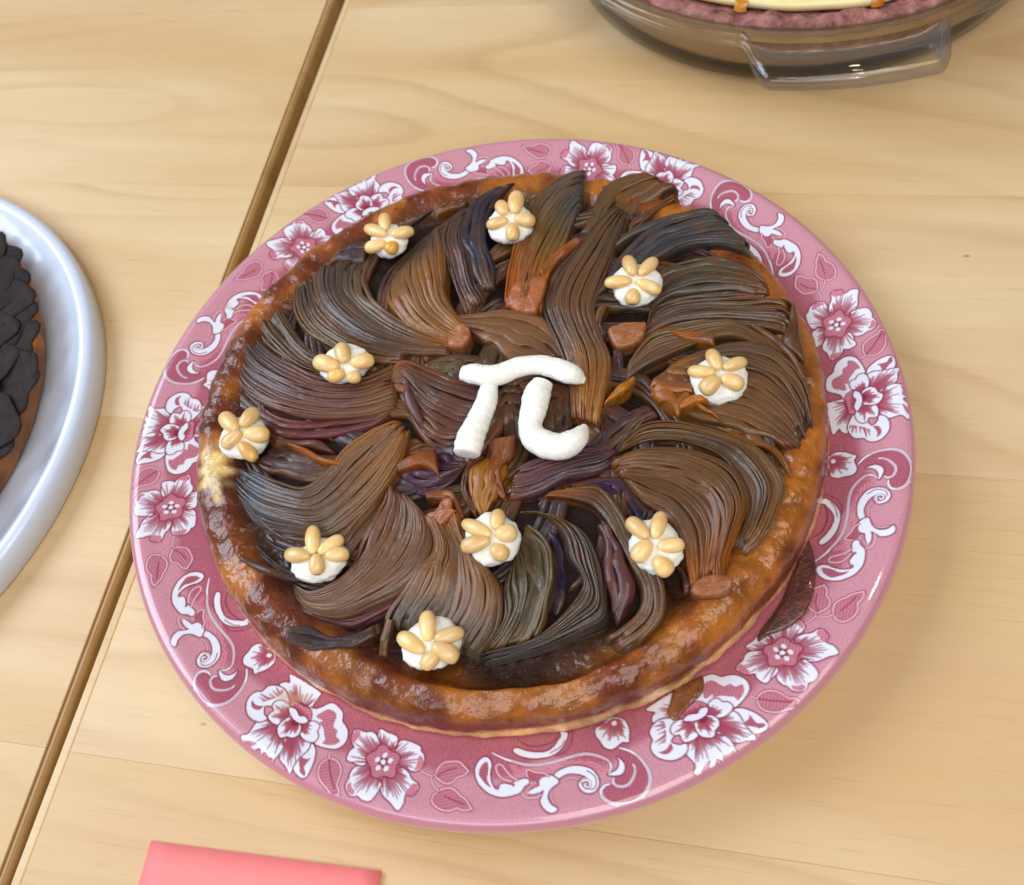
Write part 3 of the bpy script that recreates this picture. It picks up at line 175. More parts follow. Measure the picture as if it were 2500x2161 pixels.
GR = math.radians(-22.6)
def mat_wood(name, tone, pink=0.0):
    m = NT(name)
    v = m.coords('Object', rot=(0, 0, -GR))
    oi = m.n('ShaderNodeObjectInfo'); off = m.n('ShaderNodeVectorMath', operation='MULTIPLY_ADD')
    cx = m.n('ShaderNodeCombineXYZ'); m.l(m.math('MULTIPLY', oi.outputs['Random'], 7.0), cx.inputs[0]); m.l(m.math('MULTIPLY', oi.outputs['Random'], 3.0), cx.inputs[1]); m.l(m.math('MULTIPLY', oi.outputs['Random'], 5.0), cx.inputs[2])
    ad = m.n('ShaderNodeVectorMath', operation='ADD'); m.l(v, ad.inputs[0]); m.l(cx.outputs[0], ad.inputs[1]); v = ad.outputs[0]
    def sc(x, y, z=1):
        o = m.n('ShaderNodeVectorMath', operation='MULTIPLY'); m.l(v, o.inputs[0]); o.inputs[1].default_value = (x, y, z); return o.outputs[0]
    # cathedral figure: contour lines of a stretched noise hill
    hill = m.noise(sc(2.2, 9), 1.0, 1, .4)
    rings = m.math('FRACT', m.math('MULTIPLY', hill, 13.0))
    ring = m.ramp(rings, [(0, 0.0), (.55, .12), (.86, 1.0), (1.0, 0.0)])
    fine = m.noise(sc(6, 160), 1.0, 4, .6)
    broad = m.noise(sc(3, 12), 1.0, 2, .5, .6)
    c = m.mix(m.ramp(broad, [(.36, 0.0), (.64, 1.0)]), tone[0], tone[1])
    c = m.mix(m.math('MULTIPLY', m.ramp(m.noise(sc(1.6, 16), 1.0, 2, .5, .8), [(.5, 0.0), (.7, 1.0)]), .5), c, lin((212, 176, 140)))
    mask = m.ramp(m.noise(sc(2.5, 6), 1.0, 2, .5), [(.4, 0.0), (.62, 1.0)])
    c = m.mix(m.math('MULTIPLY', m.math('MULTIPLY', ring, mask), .42), c, tone[2])
    c = m.mix(m.math('MULTIPLY', m.ramp(fine, [(.35, 1.0), (.65, 0.0)]), .10), c, tone[2])
    po = m.noise(sc(38, 1100), 1.0, 2, .6)
    c = m.mix(m.math('MULTIPLY', m.ramp(po, [(.58, 0.0), (.72, 1.0)]), .16), c, tone[3])
    # flecks
    fl = m.noise(sc(55, 420), 1.0, 1, .5)
    c = m.mix(m.math('MULTIPLY', m.ramp(fl, [(.70, 0.0), (.80, 1.0)]), .12), c, tone[3])
    vo = m.n('ShaderNodeTexVoronoi', Scale=1.0); m.l(sc(26, 60), vo.inputs['Vector'])
    spot = m.ramp(vo.outputs['Distance'], [(.0, 1.0), (.02, 1.0), (.05, 0.0)])
    pick = m.ramp(m.noise(sc(9, 9), 1.0, 0), [(.56, 0.0), (.6, 1.0)])
    c = m.mix(m.math('MULTIPLY', m.math('MULTIPLY', spot, pick), .6), c, (0.16, 0.085, 0.04))
    m.l(c, m.b.inputs['Base Color'])
    m.set(Roughness=.42); m.b.inputs['Specular IOR Level'].default_value = .35
    m.l(m.bump(fine, .08, .0004), m.b.inputs['Normal'])
    return m.m
WTONE = [lin((219, 194, 152)), lin((206, 172, 122)), lin((182, 144, 98)), lin((140, 98, 56))]
M_WOOD = mat_wood('birch_wood', WTONE)
M_WOOD2 = mat_wood('birch_edge_wood', [lin((180, 142, 88)), lin((168, 128, 74)), lin((132, 96, 54)), lin((120, 84, 50))])

m = NT('painted_ceramic'); m.l(m.attr(), m.b.inputs['Base Color']); m.set(Roughness=.3, Coat_Weight=.8, Coat_Roughness=.05)
v = m.coords('Object'); m.l(m.bump(m.noise(v, 220, 2), .04, .0006), m.b.inputs['Normal']); M_PLATE = m.m

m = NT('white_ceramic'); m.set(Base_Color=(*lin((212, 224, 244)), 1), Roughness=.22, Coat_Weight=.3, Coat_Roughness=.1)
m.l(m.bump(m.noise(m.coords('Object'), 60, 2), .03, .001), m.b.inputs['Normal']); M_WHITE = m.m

def mat_onion():
    m = NT('caramelised_onion')
    uvn = m.n('ShaderNodeUVMap'); a = m.attr()
    def sc(x, y):
        o = m.n('ShaderNodeVectorMath', operation='MULTIPLY'); m.l(uvn.outputs[0], o.inputs[0]); o.inputs[1].default_value = (x, y, 1); return o.outputs[0]
    f1 = m.noise(sc(.09, 1.2), 1.0, 5, .66, .5)      # fibres: uv in mm
    f2 = m.noise(sc(.12, 3.4), 1.0, 3, .6, .4)
    bl = m.noise(m.coords('Object'), 140, 3, .6)
    k = m.ramp(f1, [(.28, .72), (.5, .98), (.72, 1.3)])
    c = m.mix(1.0, a, k, 'MULTIPLY')
    c = m.mix(1.0, c, m.ramp(f2, [(.3, .78), (.7, 1.2)]), 'MULTIPLY')
    c = m.mix(m.math('MULTIPLY', m.ramp(bl, [(.5, 0.0), (.72, 1.0)]), .5), c, lin((112, 62, 26)))
    m.l(c, m.b.inputs['Base Color'])
    m.l(m.ramp(bl, [(.3, .34), (.7, .55)]), m.b.inputs['Roughness'])
    m.b.inputs['Specular IOR Level'].default_value = .25
    m.set(Subsurface_Weight=.45, Subsurface_Scale=.0035, Coat_Weight=.7, Coat_Roughness=.12)
    m.b.inputs['Subsurface Radius'].default_value = (1.0, .5, .25)
    b = m.bump(f1, .3, .0009); b = m.bump(f2, .7, .0006, b); b = m.bump(m.noise(m.coords('Object'), 420, 3, .6), .35, .0007, b)
    m.l(b, m.b.inputs['Normal'])
    cb = m.bump(f2, .25, .0005); cb = m.bump(m.noise(m.coords('Object'), 330, 2, .5), .35, .0008, cb); m.l(cb, m.b.inputs['Coat Normal']); return m.m
M_ONION = mat_onion()

m = NT('glazed_pastry'); a = m.attr(); v = m.coords('Object')
n1 = m.noise(v, 70, 4, .6); n2 = m.noise(v, 320, 4, .65)
c = m.mix(1.0, a, m.ramp(n1, [(.28, .55), (.5, 1.0), (.72, 1.35)]), 'MULTIPLY'); c = m.mix(1.0, c, m.ramp(n2, [(.3, .8), (.7, 1.15)]), 'MULTIPLY')
vo = m.n('ShaderNodeTexVoronoi', Scale=130.0); m.l(v, vo.inputs['Vector'])
sp = m.math('MULTIPLY', m.ramp(vo.outputs['Distance'], [(.1, 1.0), (.24, 0.0)]), m.ramp(m.noise(v, 45, 1), [(.56, 0.0), (.62, 1.0)]))
c = m.mix(m.math('MULTIPLY', sp, .75), c, lin((50, 30, 22)))
m.l(c, m.b.inputs['Base Color'])
m.l(m.ramp(n1, [(.35, .3), (.7, .5)]), m.b.inputs['Roughness'])
m.b.inputs['Specular IOR Level'].default_value = .3
m.set(Subsurface_Weight=.2, Subsurface_Scale=.003, Coat_Weight=.7, Coat_Roughness=.07)
m.b.inputs['Subsurface Radius'].default_value = (1.0, .45, .15)
b = m.bump(m.noise(v, 150, 2, .5), .42, .003); b = m.bump(m.noise(v, 480, 3, .55), .42, .0011, b); m.l(b, m.b.inputs['Normal']); m.l(b, m.b.inputs['Coat Normal']); M_CRUST = m.m

m = NT('dark_caramel'); m.set(Base_Color=(*lin((30, 16, 9)), 1), Roughness=.6); m.b.inputs['Specular IOR Level'].default_value = .15
m.l(m.bump(m.noise(m.coords('Object'), 200, 4), .6, .002), m.b.inputs['Normal']); M_FILL = m.m

m = NT('whipped_cheese'); v = m.coords('Object')
m.set(Base_Color=(*lin((242, 241, 230)), 1), Roughness=.6, Subsurface_Weight=.3, Subsurface_Scale=.003)
b = m.bump(m.noise(v, 300, 4, .65), .42, .0014); b = m.bump(m.noise(v, 900, 3, .6), .25, .0005, b); m.l(b, m.b.inputs['Normal']); M_CREAM = m.m

m = NT('pine_nut_flesh'); v = m.coords('Object'); oi = m.n('ShaderNodeObjectInfo')
c = m.mix(m.ramp(m.noise(v, 180, 2), [(.35, 0.0), (.7, 1.0)]), lin((240, 206, 144)), lin((228, 184, 114)))
c = m.mix(1.0, c, m.ramp(oi.outputs['Random'], [(0, .84), (1, 1.08)]), 'MULTIPLY')
m.l(m.mix(1.0, c, m.attr(), 'MULTIPLY'), m.b.inputs['Base Color'])
m.set(Roughness=.34, Coat_Weight=.35, Coat_Roughness=.12, Subsurface_Weight=.45, Subsurface_Scale=.0035); m.b.inputs['Subsurface Radius'].default_value = (1, .6, .3)
m.l(m.bump(m.noise(v, 500, 3), .15, .0006), m.b.inputs['Normal']); M_NUT = m.m

def mat_glass():
    m = NT('clear_glass'); lw = m.n('ShaderNodeLayerWeight', Blend=.5); fr = m.n('ShaderNodeFresnel', IOR=1.33)
    tr = m.n('ShaderNodeBsdfTransparent'); gl = m.n('ShaderNodeBsdfGlossy', Roughness=.03); gl.inputs[0].default_value = (.95, .97, 1, 1)
    m.l(m.ramp(lw.outputs['Facing'], [(0, (.975, .98, .965)), (.6, (.94, .945, .92)), (.88, (.84, .855, .81)), (1, (.45, .49, .44))]), tr.inputs[0])
    mx = m.n('ShaderNodeMixShader'); m.l(m.math('MULTIPLY_ADD', fr.outputs[0], .52, .03), mx.inputs[0]); m.l(tr.outputs[0], mx.inputs[1]); m.l(gl.outputs[0], mx.inputs[2])
    m.l(mx.outputs[0], m.out.inputs['Surface']); m.t.nodes.remove(m.b); return m.m
M_GLASS = mat_glass()

m = NT('pink_paper'); v = m.coords('Object')
m.l(m.mix(m.noise(v, 900, 3), lin((248, 132, 130)), lin((254, 142, 140))), m.b.inputs['Base Color']); m.set(Roughness=.75)
m.l(m.bump(m.noise(v, 1500, 3), .1, .0003), m.b.inputs['Normal']); M_PAPER = m.m

def mat_simple(name, c1, c2, scale, rough, bump=.3, coat=0.0, sss=0.0):
    m = NT(name); v = m.coords('Object'); n = m.noise(v, scale, 4, .6)
    m.l(m.mix(m.ramp(n, [(.3, 0.0), (.7, 1.0)]), lin(c1), lin(c2)), m.b.inputs['Base Color'])
    m.set(Roughness=rough, Coat_Weight=coat, Subsurface_Weight=sss, Subsurface_Scale=.003)
    m.l(m.bump(m.noise(v, scale * 2.5, 4, .6), bump, .0015), m.b.inputs['Normal']); return m.m
M_SLICE = mat_simple('dark_vegetable', (24, 20, 21), (52, 43, 42), 110, .7, .35, 0)
M_SLICE.node_tree.nodes['Principled BSDF'].inputs['Specular IOR Level'].default_value = .2
M_TCRUST = mat_simple('baked_crust', (176, 108, 36), (116, 64, 20), 90, .5, .6)
M_PCRUST = mat_simple('crumb_crust', (186, 128, 118), (96, 46, 42), 160, .6, .9)
M_PSIDE = mat_simple('baked_pastry_side', (214, 160, 92), (186, 126, 64), 40, .6, .3)
M_CUSTARD = mat_simple('pale_custard', (232, 216, 150), (240, 228, 178), 30, .35, .15, .2, .2)
M_LEMON = mat_simple('lemon_curd', (206, 140, 30), (190, 110, 20), 60, .3, .2, .4, .2)
M_SCRAP = mat_simple('dried_onion_skin', (70, 32, 34), (112, 58, 44), 140, .35, .8, .4)
M_FLOOR = mat_simple('floor_vinyl', (90, 80, 70), (80, 72, 64), 12, .5, .05)
M_LEG = mat_simple('table_leg_metal', (170, 170, 170), (160, 160, 162), 40, .35, .02)

# ---------------------------------------------------------------- setting: floor, two tables
V = [(-3, -3, -.74), (3, -3, -.74), (3, 3, -.74), (-3, 3, -.74)]
tag(mesh('floor', V, [(0, 1, 2, 3)], M_FLOOR, smooth=False), kind='structure')

g = np.array([math.cos(GR), math.sin(GR)]); nn = np.array([-g[1], g[0]])     # grain direction and its normal
def gp(a, b): return g * a + nn * b
# right table edge: line through (-23.6,320.8) and (-205.3,-116) mm ; express as a(b) along grain
def edge_a(P, Q):
    P = np.array(P) * MM; Q = np.array(Q) * MM
    a0, b0 = P @ g, P @ nn; a1, b1 = Q @ g, Q @ nn
    return lambda b: a0 + (a1 - a0) * (b - b0) / (b1 - b0)
eR = edge_a((-23.6, 320.8), (-205.3, -116.0))
eL = edge_a((-23.6 - 7.6 * .923, 320.8 + 7.6 * .384), (-205.3 - 2.1 * .923, -116.0 + 2.1 * .384))
def bead(pts_a, b0, b1, right, name, mat, parent, T=.022, rad=.002):
    """a board between two end lines pts_a=(f0,f1) along the grain and offsets b0..b1, edges rounded at its end side"""
    nb = 9; bs = np.linspace(b0 + .00004, b1 - .00004, nb)
    prof = []                                   # (offset from the end, z)
    for k in range(7):
        t = k / 6 * math.pi / 2; prof.append((rad - rad * math.sin(math.pi / 2 - t) * 1.0 if False else rad * (1 - math.sin(t)), -rad * (1 - math.cos(t))))
    prof = prof[::-1]                           # starts at the vertical face
    ring0 = [(0.0, -T)] + [(o, z) for o, z in prof]
    f0, f1 = pts_a
    V = []
    for b in bs:
        row = [(f0(b) + o, z) for o, z in ring0] + [(f1(b) - o, z) for o, z in ring0[::-1]]
        for a, z in row:
            p = gp(a, b); V.append((p[0], p[1], z))
    nv = len(ring0) * 2
    V = np.array(V)
    # tiny bevel on long sides
    V[:nv][V[:nv, 2] > -.001, 2] -= .00004; V[-nv:][V[-nv:, 2] > -.001, 2] -= .00004
    F = grid_faces(nb, nv, False, True).tolist()
    F += [list(range(nv)), list(range((nb - 1) * nv, nb * nv))[::-1]]
    o = mesh(name, V, F, mat, parent, smooth=False)
    return o
joints = [-.421, -.281, -.141, -.001, .139, .279, .419, .559, .699]
def table(label, f_in, sign, far):
    t = empty('table', (0, 0, 0)); tag(t, label, 'table')
    band = .0036
    for b0, b1 in zip(joints[:-1], joints[1:]):
        if sign > 0:
            bead((lambda b: f_in(b) + band + .00005, lambda b: far), b0, b1, True, 'board', M_WOOD, t, rad=.0004)
        else:
            bead((lambda b: far, lambda b: f_in(b) - band - .00005), b0, b1, True, 'board', M_WOOD, t, rad=.0004)
    if sign > 0: bead((f_in, lambda b: f_in(b) + band), joints[0], joints[-1], True, 'edge_band', M_WOOD, t, rad=.0007)
    else: bead((lambda b: f_in(b) - band, f_in), joints[0], joints[-1], True, 'edge_band', M_WOOD2, t, rad=.0022)
    for b in (joints[0] + .06, joints[-1] - .06):
        for a in ((f_in(b) + sign * .06), far - sign * .06):
            p = gp(a, b); V = []
            for z, r in ((-.0222, .024), (-.38, .021), (-.7398, .016)):
                for k in range(16): V.append((p[0] + r * math.cos(k * math.pi / 8), p[1] + r * math.sin(k * math.pi / 8), z))
            F = grid_faces(3, 16, False, True).tolist() + [list(range(16)), list(range(32, 48))[::-1]]
            mesh('leg', V, F, M_LEG, t)
    return t
table('pale birch table under the pink floral plate and the glass dish', eR, 1, .62)
table('birch table across the gap, carrying the white plate', eL, -1, -.72)

# ---------------------------------------------------------------- floral plate
def plate_z(r):
    return np.interp(r, [0, 60, 85, 95, 105, 113, 120, 130, 140, 142, 144, 145.2, 146.4, 147.6], [8.2, 8.2, 8.6, 9.8, 12.2, 14.4, 16.4, 19.2, 22.2, 22.9, 23.5, 23.75, 23.75, 23.4])
def paint_sector(na, rr, ss=2):
    A = na * ss; r = np.interp(np.arange(len(rr) * ss) / ss - .25, np.arange(len(rr)), rr)
    th = (np.arange(A) + .5) / A * math.pi / 3
    TH, R = np.meshgrid(th, r, indexing='ij'); X, Y = R * np.cos(TH), R * np.sin(TH)
    pr = np.random.default_rng(3)
    dark = linA((160, 68, 88)); light = linA((203, 145, 158)); white = linA((226, 228, 240)); line_d = linA((128, 36, 62)); mid = linA((190, 100, 122)); pale = linA((226, 178, 192)); ink = linA((160, 66, 88)); ink2 = linA((174, 84, 104))
    edge = 132.3 + 2.2 * np.sin(6 * TH * 3 + 1) + 1.6 * np.sin(6 * TH * 5 + 2.2)
    hatch = .5 + .5 * np.sin(TH * 2 * math.pi * 6 * 52 / 6.2832 * 1.0 * 6 + 2 * np.sin(R * 1.1) + R * .8)
    st = pr.random(TH.shape)
    d = sstep(edge + 2, edge - 2.5, R) * .8 + (st - .5) * .75 + (hatch - .5) * .5
    img = light + (dark - light) * np.clip(d, 0, 1)[..., None]
    cmap = dict(W=white, P=pale, D=line_d, I=ink, I2=ink2, I3=ink2, M=mid)
    def inside(poly, x, y):
        c = np.zeros(x.shape, bool); j = len(poly) - 1
        for i in range(len(poly)):
            xi, yi = poly[i]; xj, yj = poly[j]
            if yi != yj:
                c ^= ((yi > y) != (yj > y)) & (x < (xj - xi) * (y - yi) / (yj - yi) + xi)
            j = i
        return c
    def dist(P, x, y):
        best = np.full(x.shape, 1e9); par = np.zeros(x.shape); n = len(P) - 1
        for i in range(n):
            a = P[i]; b = P[i + 1]; d = b - a; L = max(d @ d, 1e-9)
            t = np.clip(((x - a[0]) * d[0] + (y - a[1]) * d[1]) / L, 0, 1)
            q = np.hypot(x - a[0] - t * d[0], y - a[1] - t * d[1]); m = q < best
            best = np.where(m, q, best); par = np.where(m, (i + t) / n, par)
        return best, par
    def window(P, pad):
        a = np.arctan2(P[:, 1], P[:, 0]); r_ = np.hypot(P[:, 0], P[:, 1])
        i0 = int(np.floor((a.min() - pad / 120) / (math.pi / 3) * A)); i1 = int(np.ceil((a.max() + pad / 120) / (math.pi / 3) * A))
        i0, i1 = max(i0, 0), min(i1, A)
        j0 = np.searchsorted(r, r_.min() - pad); j1 = np.searchsorted(r, r_.max() + pad)
        return (slice(i0, i1), slice(j0, j1)) if i1 > i0 and j1 > j0 else None
    def put(w, mask, c, soft=None):
        if soft is None: img[w][mask] = c
        else: img[w] += (c - img[w]) * soft[..., None]
    for op in OPS:
        for k in (-2, -1, 0, 1, 2):
            ca, sa = math.cos(k * math.pi / 3), math.sin(k * math.pi / 3); Rk = np.array([[ca, sa], [-sa, ca]])
            P = np.array(op[1] and (op[2] if op[0] == 'f' else op[3] if op[0] == 'l' else op[2]), float) / 10 @ Rk
            if op[0] == 'f':
                if op[3]: P = spline(P, len(P) * 5, True)
                w = window(P, 1.2)
                if w is None: continue
                x, y = X[w], Y[w]
                if op[4]:
                    q, _ = dist(np.vstack([P, P[:1]]), x, y)
                    put(w, None, line_d, sstep(.72, .36, q) * .85)
                m_ = inside(P, x, y)
                cc = cmap[op[1]]
                if op[1] in ('I', 'I2', 'I3', 'M'):
                    tex = .5 + .5 * np.sin((x * .6 + y) * 5.2 + st[w] * 2.5)
                    img[w][m_] = (cc + (pale - cc) * ((tex * (.22 if op[1] == 'I' else .42))[..., None]))[m_]
                else: put(w, m_, cc)
            elif op[0] == 'l':
                P = spline(P, len(P) * 6); hw = op[2] / 22
                w = window(P, hw + 1.0)
                if w is None: continue
                q, t = dist(P, X[w], Y[w])
                wd_ = hw * (1 if not op[4] else (.35 + .65 * np.sin(np.clip(t, 0, 1) * math.pi) ** .5))
                if op[1] in ('W', 'P'): put(w, None, line_d, sstep(wd_ + .42, wd_ + .12, q) * .7)
                put(w, None, cmap[op[1]], sstep(wd_ + .1, wd_ - .1, q))
                if op[1] == 'W' and op[2] >= 9: put(w, None, mid, sstep(.2, .08, np.abs(q - .12)) * .55 * (t > .12) * (t < .8))
            else:
                base = np.array(op[1], float) / 10 @ Rk; n = op[3]
                Ps = spline(P, 200, True); ang = np.unwrap(np.arctan2(*(Ps - base)[:, ::-1].T))
                pr2 = np.random.default_rng(len(op[2]) * 31 + n)
                idx = np.linspace(0, 199, int(n * 3.3)).astype(int)
                for i in idx:
                    e = Ps[i] + (pr2.random(2) - .5) * .4
                    l1 = op[5] * pr2.uniform(.78, 1.22); vec = e - base
                    Lm = np.hypot(*vec)
                    a_, b_ = base + vec * op[4] * .8, base + vec * l1
                    Q = np.array([a_, b_]); w = window(Q, 1.0)
                    if w is None: continue
                    q, t = dist(Q, X[w], Y[w]); wd_ = .30 * (1 - t) ** .4 + .09
                    msk = inside(Ps, X[w], Y[w])
                    put(w, None, ink, sstep(wd_ + .1, wd_ - .1, q) * .85 * msk)
    # engraved stipple over everything printed in ink
    img *= (1 - (st - .5) * .10)[..., None]
    img = img.reshape(na, ss, len(rr), ss, 3).mean((1, 3))
    return img
NA = 440
rr = np.linspace(112.5, 147.6, 118)
sec = paint_sector(NA, rr)
rot = math.radians(-119.6 + 120 - 30)
roll = [(148.1, 23.15), (148.7, 22.7), (149.4, 21.9), (149.8, 20.9), (150.0, 19.8)]
under = [(149.8, 18.8), (148.8, 18.0), (146, 17.2), (135, 15.6), (118, 11.2), (100, 6.4), (90, 4.0), (88, 1.2), (86.5, 0.15), (84.5, 0.15), (83, 2.2), (70, 4.0), (0.5, 4.0)]
inner = [(0.5, 8.2), (40, 8.2), (70, 8.3), (85, 8.6), (95, 9.8), (105, 12.2), (111, 13.9)]
prof = inner + [(r_, float(plate_z(r_))) for r_ in rr] + roll + under
NT_ = NA * 6
th = np.arange(NT_) / NT_ * 2 * math.pi + rot + math.pi / 3 / NA / 2
P = np.array(prof); V = np.stack([np.cos(th)[:, None] * P[:, 0], np.sin(th)[:, None] * P[:, 0], np.broadcast_to(P[:, 1], (NT_, len(P)))], -1)
col = np.zeros(V.shape)
col[:] = linA((226, 218, 196))
col[:, :len(inner)] = linA((186, 96, 118))
col[:, len(inner):len(inner) + len(rr)] = np.tile(sec, (6, 1, 1))
lip = linA((194, 130, 144)) * (1 + .05 * np.sin(np.arange(NT_) * 2.05))[:, None]
for k, f in enumerate((1, 1, .97, .9, .35)):
    col[:, len(inner) + len(rr) + k] = lip * f + linA((232, 226, 206)) * (1 - f)
# a smear of caramel on the print near the tart
for (cx, cy, rad) in ((-97, -86, 6), (-101, 92, 3), (104, -50, 4)):
    d = np.hypot(V[..., 0] - cx - 3 * np.sin(V[..., 1]), V[..., 1] - cy); k = (.55 * sstep(rad, rad * .2, d))[..., None]
    col = col * (1 - k) + linA((196, 150, 110)) * k
o = mesh('floral_plate', V.reshape(-1, 3) * MM, grid_faces(NT_, len(P), True), M_PLATE, col=col.reshape(-1, 3))
tag(o, 'round plate printed with white flowers on pink, under the onion tart', 'plate')

# ---------------------------------------------------------------- the onion tart
tart = empty('onion_tart', (0, 0, .017)); tag(tart, 'caramelised onion tart with a glazed brown rim on the floral plate', 'tart')
TZ = 17.0
def put_tart(o): o.parent = tart; o.location = (0, 0, -.017); return o
NA2 = 620
th = np.arange(NA2) / NA2 * 2 * math.pi; cs, sn = np.cos(th), np.sin(th)
prof = [(117.5, 16.3), (120.8, 17.0), (120.9, 18.2), (120.5, 20.0), (120.1, 22.0), (119.8, 24.0), (119.6, 26.0), (119.3, 28.0), (118.7, 29.8), (117.7, 31.3), (116.3, 32.5), (114.6, 33.4), (112.8, 34.0), (110.8, 34.3), (108.8, 34.2), (106.8, 33.8), (104.8, 33.1), (102.8, 32.2), (100.8, 31.3), (98.8, 31.0), (96.5, 30.6), (94.5, 30.4), (91.0, 30.0)]
P = np.array(prof); n = len(P)
R = np.broadcast_to(P[:, 0], (NA2, n)).copy(); Z = np.broadcast_to(P[:, 1], (NA2, n)).copy()
lowf = wav(cs * 3, sn * 3, 5, 3, 1.0)[:, None]; midf = wav(cs * 14, sn * 14, 6, 3, 1.0)[:, None]
X = R * cs[:, None]; Y = R * sn[:, None]
fx = wav(X * .35, Y * .35 + Z * .3, 11, 3, 1.0); fb = wav(X, Y + Z, 12, 3, 1.0)
top = sstep(24, 33, Z)
R += (.9 * lowf + .8 * midf) * (.4 + .6 * top) + .34 * fx + .16 * fb
Z += top * (.7 * lowf + .7 * wav(X * .16, Y * .16, 14, 2) + .5 * fx + .22 * fb)
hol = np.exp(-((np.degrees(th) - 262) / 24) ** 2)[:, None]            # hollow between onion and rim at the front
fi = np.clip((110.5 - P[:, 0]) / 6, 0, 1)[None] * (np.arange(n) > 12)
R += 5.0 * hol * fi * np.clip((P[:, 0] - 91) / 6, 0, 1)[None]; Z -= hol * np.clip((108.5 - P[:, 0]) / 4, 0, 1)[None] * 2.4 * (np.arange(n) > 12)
low = sstep(22, 17, Z)[:, :] ; R += low * .5 * wav(cs * 30, sn * 30, 8, 2)[:, None]
V = np.stack([R * cs[:, None], R * sn[:, None], Z], -1)
ang = np.degrees(th)[:, None]
cA, cB, cC, pale_ = linA((204, 130, 40)), linA((112, 48, 10)), linA((180, 92, 34)), linA((228, 184, 118))
k1 = np.clip(.5 + .5 * wav(X * .12, Y * .12, 21, 3), 0, 1)[..., None]; k2 = np.clip(.5 + .6 * wav(X * .22, Y * .22, 22, 3), 0, 1)[..., None]
k1 = sstep(.35, .75, k1 + .28 * np.cos(th - math.radians(178))[:, None, None]); c = cA * (1 - k1) + cB * k1; c = c * (1 - .4 * k2) + cC * .4 * k2; c = c * np.array([.64, .57, .48])
wall = sstep(31, 27.5, P[:, 1])[None, :, None] * (np.arange(n) < 10)[None, :, None]
c = c * (1 - .55 * wall) + linA((104, 38, 14)) * .55 * wall
inner_d = np.maximum(sstep(109, 100, R), hol * fi * sstep(34.6, 32.0, Z))[..., None]; c = c * (1 - .9 * inner_d) + linA((36, 17, 8)) * .9 * inner_d  # dark caramel on the inner slope; shade painted into the front hollow
# unglazed pastry along the foot of the wall, uneven
lim = 21.2 + 2.4 * wav(cs * 9, sn * 9, 31, 3)[:, None] + 1.2 * np.cos(th - math.radians(-45))[:, None]
k = sstep(lim + .9, lim - .9, Z)[..., None] * (np.arange(n) < 8)[None, :, None]; c = c * (1 - k) + pale_ * k
# bald pale patch of the rim at the left
d = np.hypot((X + 110.5 - 1.5 * np.sin(Y)) * .8, (Y - 3) * .45 + 1.2 * np.sin(X * .9)); k = (sstep(6.2, 2.5, d) * (Z > 28))[..., None] * .92; c = c * (1 - k) + linA((226, 196, 128)) * k
d = np.hypot((X + 110), (Y + 9) * .8); k = (sstep(3.0, 1.0, d) * (Z > 28))[..., None] * .8; c = c * (1 - k) + linA((210, 164, 84)) * k
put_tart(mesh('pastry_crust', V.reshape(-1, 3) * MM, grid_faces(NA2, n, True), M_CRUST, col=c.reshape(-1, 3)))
rs = np.array([0.3, 12, 24, 36, 48, 60, 72, 82, 90, 97]); n = len(rs); t2 = np.arange(120) / 120 * 2 * math.pi
X = np.cos(t2)[:, None] * rs; Y = np.sin(t2)[:, None] * rs; Zf = 31.2 + 1.0 * wav(X * .2, Y * .2, 41, 3)
put_tart(mesh('filling', np.stack([X, Y, Zf], -1).reshape(-1, 3) * MM, grid_faces(120, n, True), M_FILL))

